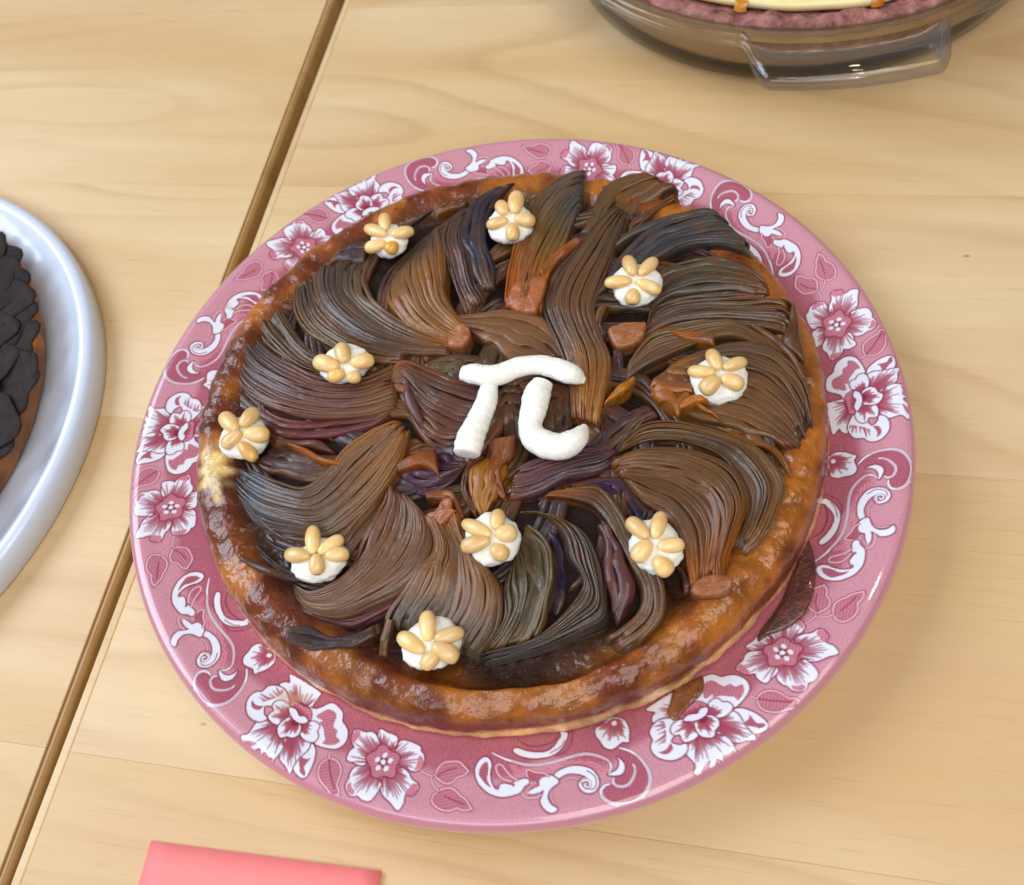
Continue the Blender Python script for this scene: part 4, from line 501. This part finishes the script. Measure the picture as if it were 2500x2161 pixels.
def sat(c, k=1.25):
    g_ = c @ np.array([.3, .59, .11]); return np.clip(g_ + (c - g_) * k, .004, 1) * np.array([.81, .71, .66])
def onion(A, B, N, root, mid, tip, z, ramp, gap, name='onion_wedge'):
    K = 44
    if N > 4: N = int(round(N * 1.5))
    A = even_spline(np.array(A) / 10, K); B = even_spline(np.array(B) / 10, K)
    if N > 3: A, B = A + (A - B) * .08, B + (B - A) * .08
    z = [q + rng.normal(0, .35) for q in z] if N > 4 else z
    s = np.linspace(0, 1, K)
    width = np.hypot(*(B - A).T); length = np.hypot(*np.diff((A + B) / 2, axis=0).T).sum()
    zc = z[0] + (z[1] - z[0]) * np.sin(np.clip(s / .55, 0, 1) * math.pi / 2) ; zc = np.where(s > .55, z[1] + (z[2] - z[1]) * sstep(.55, 1, s), zc)
    zc = zc + smooth1(K, 4, .25)
    cr, cm, ct = [sat(linA(q)) for q in (np.array(root) * .6 + np.array((124, 92, 60)) * .4, mid, tip)]
    kr = sstep(ramp * 1.9, ramp * .4, s)[:, None]; kt = sstep(.55, .95, s)[:, None]
    base_c = (cm * (1 - kr) + cr * kr); base_c = base_c * (1 - kt) + ct * kt
    wsum = rng.uniform(.5, 1.6, N); edges = np.r_[0, np.cumsum(wsum) / wsum.sum()]
    dome = lambda t: 2.3 * (4 * t * (1 - t)) ** .45 - 1.7
    seedw = int(rng.integers(1, 9999))
    # heart of the wedge
    U = np.linspace(0, 1, 9); T = np.r_[-.09, -.03, U[1:-1], 1.03, 1.09]; M_ = len(T)
    Pxy = A[:, None] * (1 - T)[None, :, None] + B[:, None] * T[None, :, None]
    Zb = zc[:, None] + dome(np.clip(T, 0, 1))[None] * np.clip(width / 14, .25, 1)[:, None] - 1.3
    Zb[:, 1] -= 1.6; Zb[:, -2] -= 1.6; Zb[:, 0] = Zb[:, -1] = 28.5
    Zb[-2:] -= np.array([1.2, 3.5])[:, None]; Zb[0] -= 2.5
    V = np.concatenate([Pxy, Zb[..., None]], -1)
    cc = np.broadcast_to((base_c * .62)[:, None], V.shape)  # wedge colour darkened, painting shade into the gaps between layers
    uv = np.stack(np.broadcast_arrays((s * length)[:, None], T[None] * width[:, None] + rng.uniform(0, 90)), -1)
    F = grid_faces(K, M_).tolist() + [list(range(M_)), list(range((K - 1) * M_, K * M_))[::-1]]
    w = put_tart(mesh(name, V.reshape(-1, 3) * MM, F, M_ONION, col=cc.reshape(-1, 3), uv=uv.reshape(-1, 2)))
    prof_u = np.array([0, .0, .05, .16, .32, .5, .68, .84, .95, 1, 1.0]); M_ = len(prof_u)
    lift = np.array([-4.5, -.9, -.38, -.04, .10, .14, .09, -.06, -.36, -.9, -4.5])
    und = [(rng.uniform(.3, .75), rng.uniform(2, 6), rng.uniform(0, 6)) for _ in range(3)] if N > 4 else []
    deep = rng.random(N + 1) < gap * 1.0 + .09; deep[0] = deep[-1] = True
    for k in range(N):
        t0, t1 = edges[k], edges[k + 1]
        g_ = gap * rng.uniform(.2, 1.2) * .4; lf = lift.copy(); lf[:4] *= 1.6 if deep[k] else .45; lf[-4:] *= 1.6 if deep[k + 1] else .45
        fm0 = .16 + .84 * sstep(-.9, .7, smooth1(K, 5, 1.0))[:, None]; lfm = lift[None] * .34 + (lf - lift * .34)[None] * fm0
        if N == 1: g_ = 0
        ta = t0 + (t1 - t0) * (g_ + .03 if deep[k] else -.05); tb = t1 - (t1 - t0) * (g_ * .6 if deep[k + 1] else -.05)
        s0 = 0.0 if rng.random() < .7 else rng.uniform(0, .05); s1 = 1 - (0 if rng.random() < .35 else rng.uniform(0, .09))
        if N == 1: s0, s1 = 0, 1
        ss_ = s0 + (s1 - s0) * s
        Ai = np.stack([np.interp(ss_, s, A[:, q]) for q in (0, 1)], -1); Bi = np.stack([np.interp(ss_, s, B[:, q]) for q in (0, 1)], -1)
        wob = smooth1(K, 7, .16 * (t1 - t0))[:, None] * sstep(0, .15, s)[:, None] if N > 1 else np.zeros((K, 1))
        tt = ta + (tb - ta) * prof_u[None] + wob
        tt = tt + smooth1(K, 9, .05 * (t1 - t0))[:, None] * (prof_u[None] - .5)
        Pxy = Ai[:, None] * (1 - tt)[..., None] + Bi[:, None] * tt[..., None]
        wl = np.maximum(np.hypot(*(Bi - Ai).T) * (tb - ta), .3)
        amp = np.clip(wl / 2.9, .25, 1.2)[:, None]
        tilt = rng.normal(.10, .06) + .3 * (deep[k + 1] - .5 * deep[k])
        dz = rng.normal(0, .05 + .22 * deep[k]) + smooth1(K, 6, .05 + .1 * deep[k]) if N > 1 else smooth1(K, 5, .2)
        zl = np.interp(ss_, s, zc)[:, None] + dome(np.clip(tt, 0, 1)) * np.clip(width / 14, .25, 1)[:, None] + lfm * amp + sum(a_ * np.sin(f_ * tt * 2 + p_ + 1.5 * s[:, None]) for a_, f_, p_ in und) * np.clip(width / 14, .2, 1)[:, None] + (tilt * (prof_u - .5) * 2)[None] * amp * .6 + np.asarray(dz)[:, None]
        ridg = np.zeros((K, M_)); pos = (prof_u[None] * wl[:, None])
        ridg = .05 * np.sin(pos * 4.2 + rng.uniform(0, 6) + smooth1(K, 6, .8)[:, None]); ridg[:, [0, 1, -2, -1]] = 0
        zl = zl + ridg * np.clip(wl / 2, .2, 1)[:, None]
        endd = np.minimum(1, (1 - s) / .06) ; zl -= (1 - np.sqrt(np.clip(1 - (1 - endd) ** 2, 0, 1)))[:, None] * 1.6
        rd = np.minimum(1, s / .035); zl -= (1 - np.sqrt(np.clip(1 - (1 - rd) ** 2, 0, 1)))[:, None] * 1.4
        zl[:, 0] = np.minimum(zl[:, 0], zl[:, 1] - 3); zl[:, -1] = np.minimum(zl[:, -1], zl[:, -2] - 3)
        V = np.concatenate([Pxy, zl[..., None]], -1)
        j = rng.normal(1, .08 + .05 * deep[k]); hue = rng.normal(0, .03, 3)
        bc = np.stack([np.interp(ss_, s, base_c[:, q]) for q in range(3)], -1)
        cc = bc[:, None] * j * (1 + hue)[None, None] * ((np.array([.25, .5 if deep[k] else .8, .82 if deep[k] else .9, .96, 1.0, 1.0, 1.02, 1.1, 1.32 if deep[k + 1] else 1.18, .8, .3]) if N > 1 else np.array([.6, .8, 1, 1, 1, 1, 1, 1, 1, .8, .6]))[None, :, None])  # crevice shade painted down the layer sides; cut edge lighter
        nz = wav(ss_[:, None] * 2.2 + 0 * tt, tt * 3.4 + ss_[:, None], seedw, 2, 1.3)
        cc = cc * (1 - .28 * sstep(.15, .8, nz)[..., None]) + .28 * sstep(.15, .8, nz)[..., None] * linA((118, 74, 34))
        cc = cc * (1 - .40 * sstep(-.15, -.8, nz)[..., None]) + .40 * sstep(-.15, -.8, nz)[..., None] * linA((54, 46, 52))
        uv = np.stack(np.broadcast_arrays((ss_ * length)[:, None], pos + rng.uniform(0, 200)), -1)
        F = grid_faces(K, M_).tolist() + [list(range(M_)), list(range((K - 1) * M_, K * M_))[::-1]]
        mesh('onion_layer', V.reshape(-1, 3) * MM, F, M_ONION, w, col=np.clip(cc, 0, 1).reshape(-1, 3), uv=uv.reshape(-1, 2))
    return w
# a swirled bed of limp onion strips shows between the wedges
for ring, (r0, r1, cnt, off) in enumerate(((6, 48, 9, .3), (34, 80, 15, .1), (64, 104, 20, .25))):
    for k in range(cnt):
        a = (k + rng.uniform(-.2, .2)) / cnt * 2 * math.pi + off; pa, pb = [], []
        for q in range(6):
            f = q / 5; r_ = r0 + (r1 - r0) * f + rng.uniform(-2, 2); aa = a - .62 * f ** 1.3 * (1.3 if ring else 2.0)
            hw = (1.6 + 5.2 * math.sin(math.pi * min(f * .75 + .1, 1))) / max(r_, 8)
            pa.append((r_ * math.cos(aa - hw) * 10, r_ * math.sin(aa - hw) * 10)); pb.append((r_ * math.cos(aa + hw) * 10, r_ * math.sin(aa + hw) * 10))
        zz = 33.2 + rng.uniform(-.5, .5)
        hole = 222 < math.degrees(math.atan2(pb[-1][1], pb[-1][0])) % 360 < 300 and ring == 2
        if hole: continue
        c0 = [(92, 66, 46), (78, 58, 48), (74, 52, 52), (86, 72, 48), (64, 54, 54)][int(rng.integers(5))]
        onion(pa, pb, 3, (118, 82, 50), c0, c0, (zz, zz, zz), .12, .15, 'onion_strip')
for wdg in WEDGES: onion(*wdg)
# cut root ends, chunky and pale orange
for pts, zt, c in BLOCKS:
    q = spline(np.array(pts) / 10, 40, True); q = q + rng.normal(0, .08, q.shape); cen = q.mean(0)
    rows = []; colr = []
    for f, dz in ((1.0, -9), (1.0, -2.6), (.985, -1.0), (.94, -.25), (.86, .05), (.6, .25), (.3, .3), (.02, .3)):
        p = cen + (q - cen) * f
        zz = zt + dz + (.55 * wav(p[:, 0] * .9, p[:, 1] * .9, 77, 3) + .12 * (p[:, 0] - cen[0]) if f < .99 else 0)
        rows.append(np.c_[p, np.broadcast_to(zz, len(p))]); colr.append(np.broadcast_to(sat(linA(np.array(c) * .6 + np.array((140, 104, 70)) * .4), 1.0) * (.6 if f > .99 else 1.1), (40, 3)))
    V = np.array(rows); cc = np.array(colr)
    uv = np.stack([V[..., 0] * 3, V[..., 1]], -1)
    put_tart(mesh('onion_root_end', V.reshape(-1, 3) * MM, grid_faces(8, 40, False, True)[:, ::-1], M_ONION, col=cc.reshape(-1, 3), uv=uv.reshape(-1, 2)))

# ---------------------------------------------------------------- cream flowers with pine-nut petals
def blob(cx, cy, z0, rx, ry, h, seed):
    nu, nv = 56, 26; V = []
    a = np.arange(nu) / nu * 2 * math.pi; v = np.linspace(0, math.pi, nv)
    A_, B_ = np.meshgrid(a, v, indexing='ij')
    x = np.cos(A_) * np.sin(B_) ** .75; y = np.sin(A_) * np.sin(B_) ** .75; z = np.cos(B_)
    z = np.where(z > 0, z * .75, z * .9)
    dsp = 1 + .055 * wav(x * 2.4 + z, y * 2.4 - z, seed, 2) + .035 * wav(x * 6 + 2 * z, y * 6 - z, seed + 1, 3) + .03 * wav(x * 13, y * 13 + z * 9, seed + 3, 2)
    V = np.stack([x * rx * dsp, y * ry * dsp, z * h * dsp], -1)
    return V.reshape(-1, 3) * MM, grid_faces(nu, nv, True)
FL = ['cream dollop with pine nuts at upper left, between brown rim and golden onion',
      'cream dollop with pine nuts at the far side, between black and blue-green onion',
      'cream dollop with pine nuts above an orange root end, upper right of the pi',
      'cream dollop with pale pine nuts on the right side, touching a bright orange onion root',
      'cream dollop with pine nuts on mauve onion, left of the pi sign',
      'cream dollop with pine nuts on the left rim, beside the bald pale crust patch',
      'cream dollop with pine nuts at lower left, on dark onion near the glazed rim',
      'cream dollop with pine nuts directly below the pi sign',
      'cream dollop with pine nuts at lower right, on purple and golden brown onion',
      'cream dollop with pine nuts nearest the front rim of the tart']
for fi, (cx, cy, rx, ry, zt, nuts) in enumerate(FLOWERS):
    root = empty('cream_flower', (cx * MM, cy * MM, (zt - 2) * MM)); tag(root, FL[fi], 'garnish', 'cream flowers on the tart')
    rx = min(max(rx, 8.0), 10.0); ry = min(max(ry, 8.0), 10.2)
    h = 5.2
    Vb, Fb = blob(0, 0, 0, rx * .97, ry * .97, h, 100 + fi * 7)
    mesh('cream_dollop', Vb + np.array([0, 0, .0022]), Fb, M_CREAM, root)
    for ax, ay, bx, by, w_, kind in nuts:
        a = np.array([ax - cx, ay - cy]); b = np.array([bx - cx, by - cy]); b = a + (b - a) * 1.04; w_ *= 1.06; d = b - a; L = np.hypot(*d); d = d / max(L, 1e-6)
        nu, nv = 20, 14; V = []; nse = rng.uniform(.72, .9); nsk = rng.uniform(.12, .38)
        for i in range(nv):
            t = i / (nv - 1); x = -math.cos(t * math.pi) * .5 + .5
            rad = math.sin(t * math.pi) ** nse * (.80 + nsk * x)
            for k in range(nu):
                q = k / nu * 2 * math.pi; V.append((x * L, math.cos(q) * rad * w_ * 1.02, math.sin(q) * rad * w_ * .88))
        V = np.array(V)
        rin, rout = np.hypot(*a), np.hypot(*b)
        zin = 2.2 + h * .78 * math.sqrt(max(0, 1 - (rin / max(rx, ry, 8)) ** 2)) + w_ * .45
        zout = 2.2 + h * .78 * math.sqrt(max(.05, 1 - (min(rout, 8.2) / 9.0) ** 2)) + w_ * .35
        zout = max(zout, zin - 3.0)
        sl = math.atan2(zout - zin, max(L, 1))
        x = V[:, 0] * math.cos(sl) - V[:, 2] * math.sin(sl); z = V[:, 0] * math.sin(sl) + V[:, 2] * math.cos(sl)
        Wd = np.c_[a[0] + x * d[0] - V[:, 1] * d[1], a[1] + x * d[1] + V[:, 1] * d[0], zin + z]
        cc = np.ones((len(V), 3)); 
        if kind == 1: cc[:] = (.98, .86, .62)
        if kind == 2: cc[:] = (1.05, .84, .30)
        tipd = (V[:, 0] > L * .97); cc[tipd] *= (.7, .55, .4)
        F = grid_faces(nv, nu, False, True)
        mesh('pine_nut', Wd * MM, F, M_NUT, root, col=cc)

# ---------------------------------------------------------------- the piped pi sign
pi_o = empty('pi_sign', (.008, -.010, .037)); tag(pi_o, 'white piped cream pi sign in the middle of the onion tart', 'pi sign')
def piped(name, pts, zbase, seed, flat=.76):
    P = np.array(pts); P[:, 2] *= (1.08 if name == 'hooked_leg' else 1.0); q = spline(P, 90); q[:, 2] = np.maximum(q[:, 2], .6)
    nu = 36; V = []
    tg = np.gradient(q[:, :2], axis=0); tg /= np.hypot(*tg.T)[:, None]; nr = np.c_[-tg[:, 1], tg[:, 0]]
    a = np.arange(nu) / nu * 2 * math.pi
    L = np.r_[0, np.cumsum(np.hypot(*np.diff(q[:, :2], axis=0).T))]
    dsp = 1 + .05 * wav(L[:, None] * .55 + 0 * a, np.cos(a)[None] * 2.2 + np.sin(a)[None], seed, 3) + .025 * wav(L[:, None] * 2.5 + 0 * a, np.cos(a)[None] * 5 + 4 * np.sin(a)[None], seed + 1, 3)
    r = q[:, 2][:, None] * dsp
    xy = q[:, None, :2] + nr[:, None] * (np.cos(a)[None] * r)[..., None]
    z = zbase + np.sin(a)[None] * r * flat + (q[:, 2][:, None] * flat)
    V = np.concatenate([xy, z[..., None]], -1)
    # rounded caps
    def cap(i, sgn):
        rows = []
        for f, o in ((.985, .10), (.92, .17), (.5, .2), (.05, .2)):
            c0 = np.r_[q[i, :2] + sgn * tg[i] * q[i, 2] * o, zbase + q[i, 2] * flat]; ring = V[i] - np.r_[q[i, :2], zbase + q[i, 2] * flat]
            rows.append(c0 + ring * f)
        return rows
    V = np.concatenate([np.array(cap(0, -1))[::-1], V, np.array(cap(-1, 1))])
    o = mesh(name, V.reshape(-1, 3) * MM - np.array(pi_o.location), grid_faces(len(V), nu, False, True), M_CREAM, pi_o)
    return o
piped('bar', PI[0], 38.6, 301); piped('straight_leg', PI[1], 37.2, 302); piped('hooked_leg', PI[2], 37.4, 303)

# ---------------------------------------------------------------- bits fallen on the plate
def scrap(pts, zoff, h, label, mat, seed):
    q = spline(np.array(pts) / 10, 70, True); cen = q.mean(0); rows = []
    for f, dz in ((1.0, .1), (1.01, .5), (.97, 1.0), (.85, 1.3), (.6, 1.7), (.3, 1.9), (.02, 2.0)):
        p = cen + (q - cen) * f; rr_ = np.hypot(*p.T)
        z = plate_z(rr_) + zoff + dz * h + .35 * wav(p[:, 0] * .5, p[:, 1] * .5, seed, 3) * (f < .99)
        rows.append(np.c_[p, z])
    V = np.array(rows) * MM; c = Vector((cen[0] * MM, cen[1] * MM, float(plate_z(np.hypot(*cen))) * MM))
    o = mesh('onion_scrap', V.reshape(-1, 3) - np.array(c), grid_faces(7, 70, False, True)[:, ::-1], mat, loc=c)
    tag(o, label, 'onion piece'); return o
scrap(SCRAPS[0], 0, 1.1, 'dark red-brown onion skin slipped off beside the right front rim of the tart', M_SCRAP, 5)
scrap(SCRAPS[1], 0, .7, 'small sticky caramel-coloured onion bit on the plate under the front rim', mat_simple('sticky_caramel', (150, 88, 34), (92, 46, 30), 160, .25, .6, .5), 6)

# ---------------------------------------------------------------- white plate and its dark tart (left)
CX, CY = -325.0, 104.0
def lathe(name, prof, n, mat, center, parent=None, fr=None, loc=None, smooth=True):
    t = np.arange(n) / n * 2 * math.pi; P = np.array(prof, float)
    R = np.broadcast_to(P[:, 0], (n, len(P))).copy(); Z = np.broadcast_to(P[:, 1], (n, len(P))).copy()
    if fr: R, Z = fr(R, Z, t)
    V = np.stack([R * np.cos(t)[:, None] + center[0], R * np.sin(t)[:, None] + center[1], Z], -1)
    return mesh(name, V.reshape(-1, 3) * MM, grid_faces(n, len(P), True), mat, parent, loc=loc, smooth=smooth)
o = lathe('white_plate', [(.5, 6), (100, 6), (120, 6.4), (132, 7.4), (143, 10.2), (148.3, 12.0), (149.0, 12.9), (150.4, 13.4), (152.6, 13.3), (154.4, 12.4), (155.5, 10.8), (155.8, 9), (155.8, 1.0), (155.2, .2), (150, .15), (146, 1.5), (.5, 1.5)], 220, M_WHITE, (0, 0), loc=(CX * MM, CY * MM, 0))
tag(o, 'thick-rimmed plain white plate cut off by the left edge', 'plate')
dt = empty('dark_tart', (CX * MM, CY * MM, .0068)); tag(dt, 'tart covered with overlapping dark purple-grey slices on the white plate', 'tart')
def flute(R, Z, t):
    k = (Z > 6)[:, :]; R = R + k * (1.1 * np.cos(t * 46)[:, None]) * (R > 115); Z = Z + .4 * wav(np.cos(t) * 12, np.sin(t) * 12, 4, 2)[:, None] * (R > 122); return R, Z
lathe('crust', [(.5, 2), (126, 2), (130, .2), (132.5, 4), (134.0, 9), (134.8, 13.0), (134.2, 14.8), (132.4, 15.5), (129.2, 15.3), (126, 14.6), (.5, 14.0)], 460, M_TCRUST, (0, 0), dt, flute)
def slice_mesh(seed):
    r_ = np.random.default_rng(seed); nu = 28; a = np.arange(nu) / nu * 2 * math.pi; rows = []
    rad = 1 + .08 * np.sin(3 * a + r_.uniform(0, 6)) + .08 * np.sin(5 * a + r_.uniform(0, 6)) + r_.normal(0, .012, nu)
    for f, z in ((.98, -.5), (1, -.1), (.985, .2), (.93, .34), (.6, .2), (.25, .1), (.02, .1)):
        rows.append(np.c_[np.cos(a) * rad * f * 17.5, np.sin(a) * rad * f * 14.5, np.full(nu, z) + .3 * np.sin(2 * a + seed) * f])
    return np.array(rows)
sm = []
for k in range(4):
    V = slice_mesh(k); o = mesh('vegetable_slice', V.reshape(-1, 3) * MM, grid_faces(7, 28, False, True)[:, ::-1], M_SLICE); sm.append(o.data); bpy.data.objects.remove(o)
def add_slice(r, a, tilt, rz, z):
    o = bpy.data.objects.new('vegetable_slice', sm[int(rng.integers(4))]); COL.objects.link(o); o.parent = dt
    o.location = (r * math.cos(a) * MM, r * math.sin(a) * MM, z * MM); o.rotation_euler = (rng.normal(0, .05), tilt, rz)
for ring, (r, cnt) in enumerate(((121, 58), (110, 53), (99, 47), (87, 40), (74, 33), (60, 26), (46, 19), (31, 12), (15, 6))):
    for k in range(cnt):
        a = k / cnt * 2 * math.pi + ring * .3 + rng.normal(0, .015)
        add_slice(r + rng.normal(0, 1.6), a, rng.normal(.04, .03), a + rng.normal(0, .6) + .3, 15.9 + ring * .45 + (k % 4) * .35)

# ---------------------------------------------------------------- glass pie dish with its pie (upper right)
DX, DY = 225.0, 262.0
def ext(t):
    """how far the rim reaches out into the two handles, mm"""
    d = 0
    for c in (math.radians(-104.5), math.radians(75.5)):
        x = np.abs((t - c + math.pi) % (2 * math.pi) - math.pi); d = d + 26.0 * sstep(math.radians(19.5), math.radians(12.5), x)
    return d
n = 360; t = np.arange(n) / n * 2 * math.pi; E = ext(t)
outer = [(.5, 1.0, 0), (96, 1.0, 0), (104, .2, 0), (110, .3, 0), (116, 2.2, 0), (120.5, 6.5, 0), (124, 13, 0), (127.5, 21, 0), (131, 30, 0), (133.2, 35, 0), (134, 37.0, .03), (135.0, 38.2, .4), (135.2, 38.4, .66), (135.8, 36.2, .76), (136.8, 35.2, .86), (138.2, 35.8, .95), (139.2, 37.6, 1.0), (139.3, 40.4, 1.0), (138.4, 42.8, .96), (137.0, 43.9, .88), (135.8, 43.4, .78), (135.2, 41.6, .68), (134.6, 41.2, .4), (131.6, 42.4, .05), (130.2, 41.6, 0), (128.6, 38, 0), (125, 28, 0), (120.5, 16, 0), (116, 9, 0), (110, 5.6, 0), (98, 4.8, 0), (.5, 4.8, 0)]
P = np.array(outer)
R = P[:, 0][None] + P[:, 2][None] * E[:, None]; Z = np.broadcast_to(P[:, 1], R.shape).copy()
Z = Z - (E / 26.0)[:, None] * P[:, 2][None] * 1.0
V = np.stack([R * np.cos(t)[:, None], R * np.sin(t)[:, None], Z], -1)
o = mesh('glass_pie_dish', V.reshape(-1, 3) * MM, grid_faces(n, len(P), True), M_GLASS, loc=(DX * MM, DY * MM, .0001))
tag(o, 'clear glass pie dish with a tab handle at the upper right', 'dish')
pie = empty('custard_pie', (DX * MM, DY * MM, .006)); tag(pie, 'pie with pinkish crumb crust and pale custard top in the glass dish', 'pie')
def crumb(R, Z, t):
    k = (Z > 24)
    R = R + k * (1.5 * wav(np.cos(t)[:, None] * 30 + Z * .3, np.sin(t)[:, None] * 30 + R * .3, 61, 3)); Z = Z + (Z > 32) * (2.0 * wav(np.cos(t)[:, None] * 34, np.sin(t)[:, None] * 34 + R * .2, 62, 3)); return R, Z
lathe('pastry_side', [(.5, -.6), (97, -.6), (109, .2), (115, 3.6), (119.2, 10.4), (122.6, 19.5), (124.6, 25.5), (122, 26.2), (.5, 26.2)], 200, M_PSIDE, (0, 0), pie)
lathe('crumb_crust', [(.5, 26.4), (120, 26.4), (124.4, 26.4), (125.6, 28.5), (126.6, 31.0), (126.2, 33.2), (124.6, 34.6), (122.2, 34.9), (119.6, 34.2), (117.6, 33.0), (114, 31.5), (.5, 31.5)], 420, M_PCRUST, (0, 0), pie, crumb)
def wobble(R, Z, t): return R + (R > 60) * 1.5 * wav(np.cos(t) * 9, np.sin(t) * 9, 63, 2)[:, None], Z
lathe('custard', [(.5, 32), (114, 32), (116.4, 34.0), (116.6, 36.2), (115, 37.4), (110, 37.9), (60, 38.2), (.5, 38.2)], 240, M_CUSTARD, (0, 0), pie, wobble)
# two glimpses of yellow curd at the custard's edge
for a0 in (-126, -96.5):
    V = []; 
    for i in range(9):
        a = math.radians(a0 + (i - 4) * .35); w_ = 1 - ((i - 4) / 4.6) ** 2
        for rr_, z in ((113.5, 36.6), (115.5 + .6 * w_, 37.9), (117.2 + .9 * w_, 36.4), (118.0 + 1.0 * w_, 33.8)): V.append((rr_ * math.cos(a) * MM, rr_ * math.sin(a) * MM, z * MM))
    mesh('yellow_curd', V, grid_faces(9, 4), M_LEMON, pie)

# ---------------------------------------------------------------- pink paper slip at the front edge
p0, p1 = np.array((-154.9, -114.7)), np.array((-77.8, -144.0)); u = (p1 - p0) / np.hypot(*(p1 - p0)); w_ = np.array((u[1], -u[0])); L = np.hypot(*(p1 - p0))
V = []
for i in range(13):
    for j in range(9):
        p = p0 + u * L * i / 12 + w_ * (68.0 * j / 8) ; V.append((p[0] * MM, p[1] * MM, .0007 + .0006 * (i / 12) ** 2 + .0004 * math.sin(i * .5) * (j / 8)))
V = np.array(V); c = V.mean(0); c[2] = 0
o = mesh('paper_slip', V - c, grid_faces(13, 9), M_PAPER, loc=tuple(c))
so = o.modifiers.new('thickness', 'SOLIDIFY'); so.thickness = .0002; so.offset = 1
tag(o, 'blank coral pink paper slip lying at the front edge of the table', 'paper')
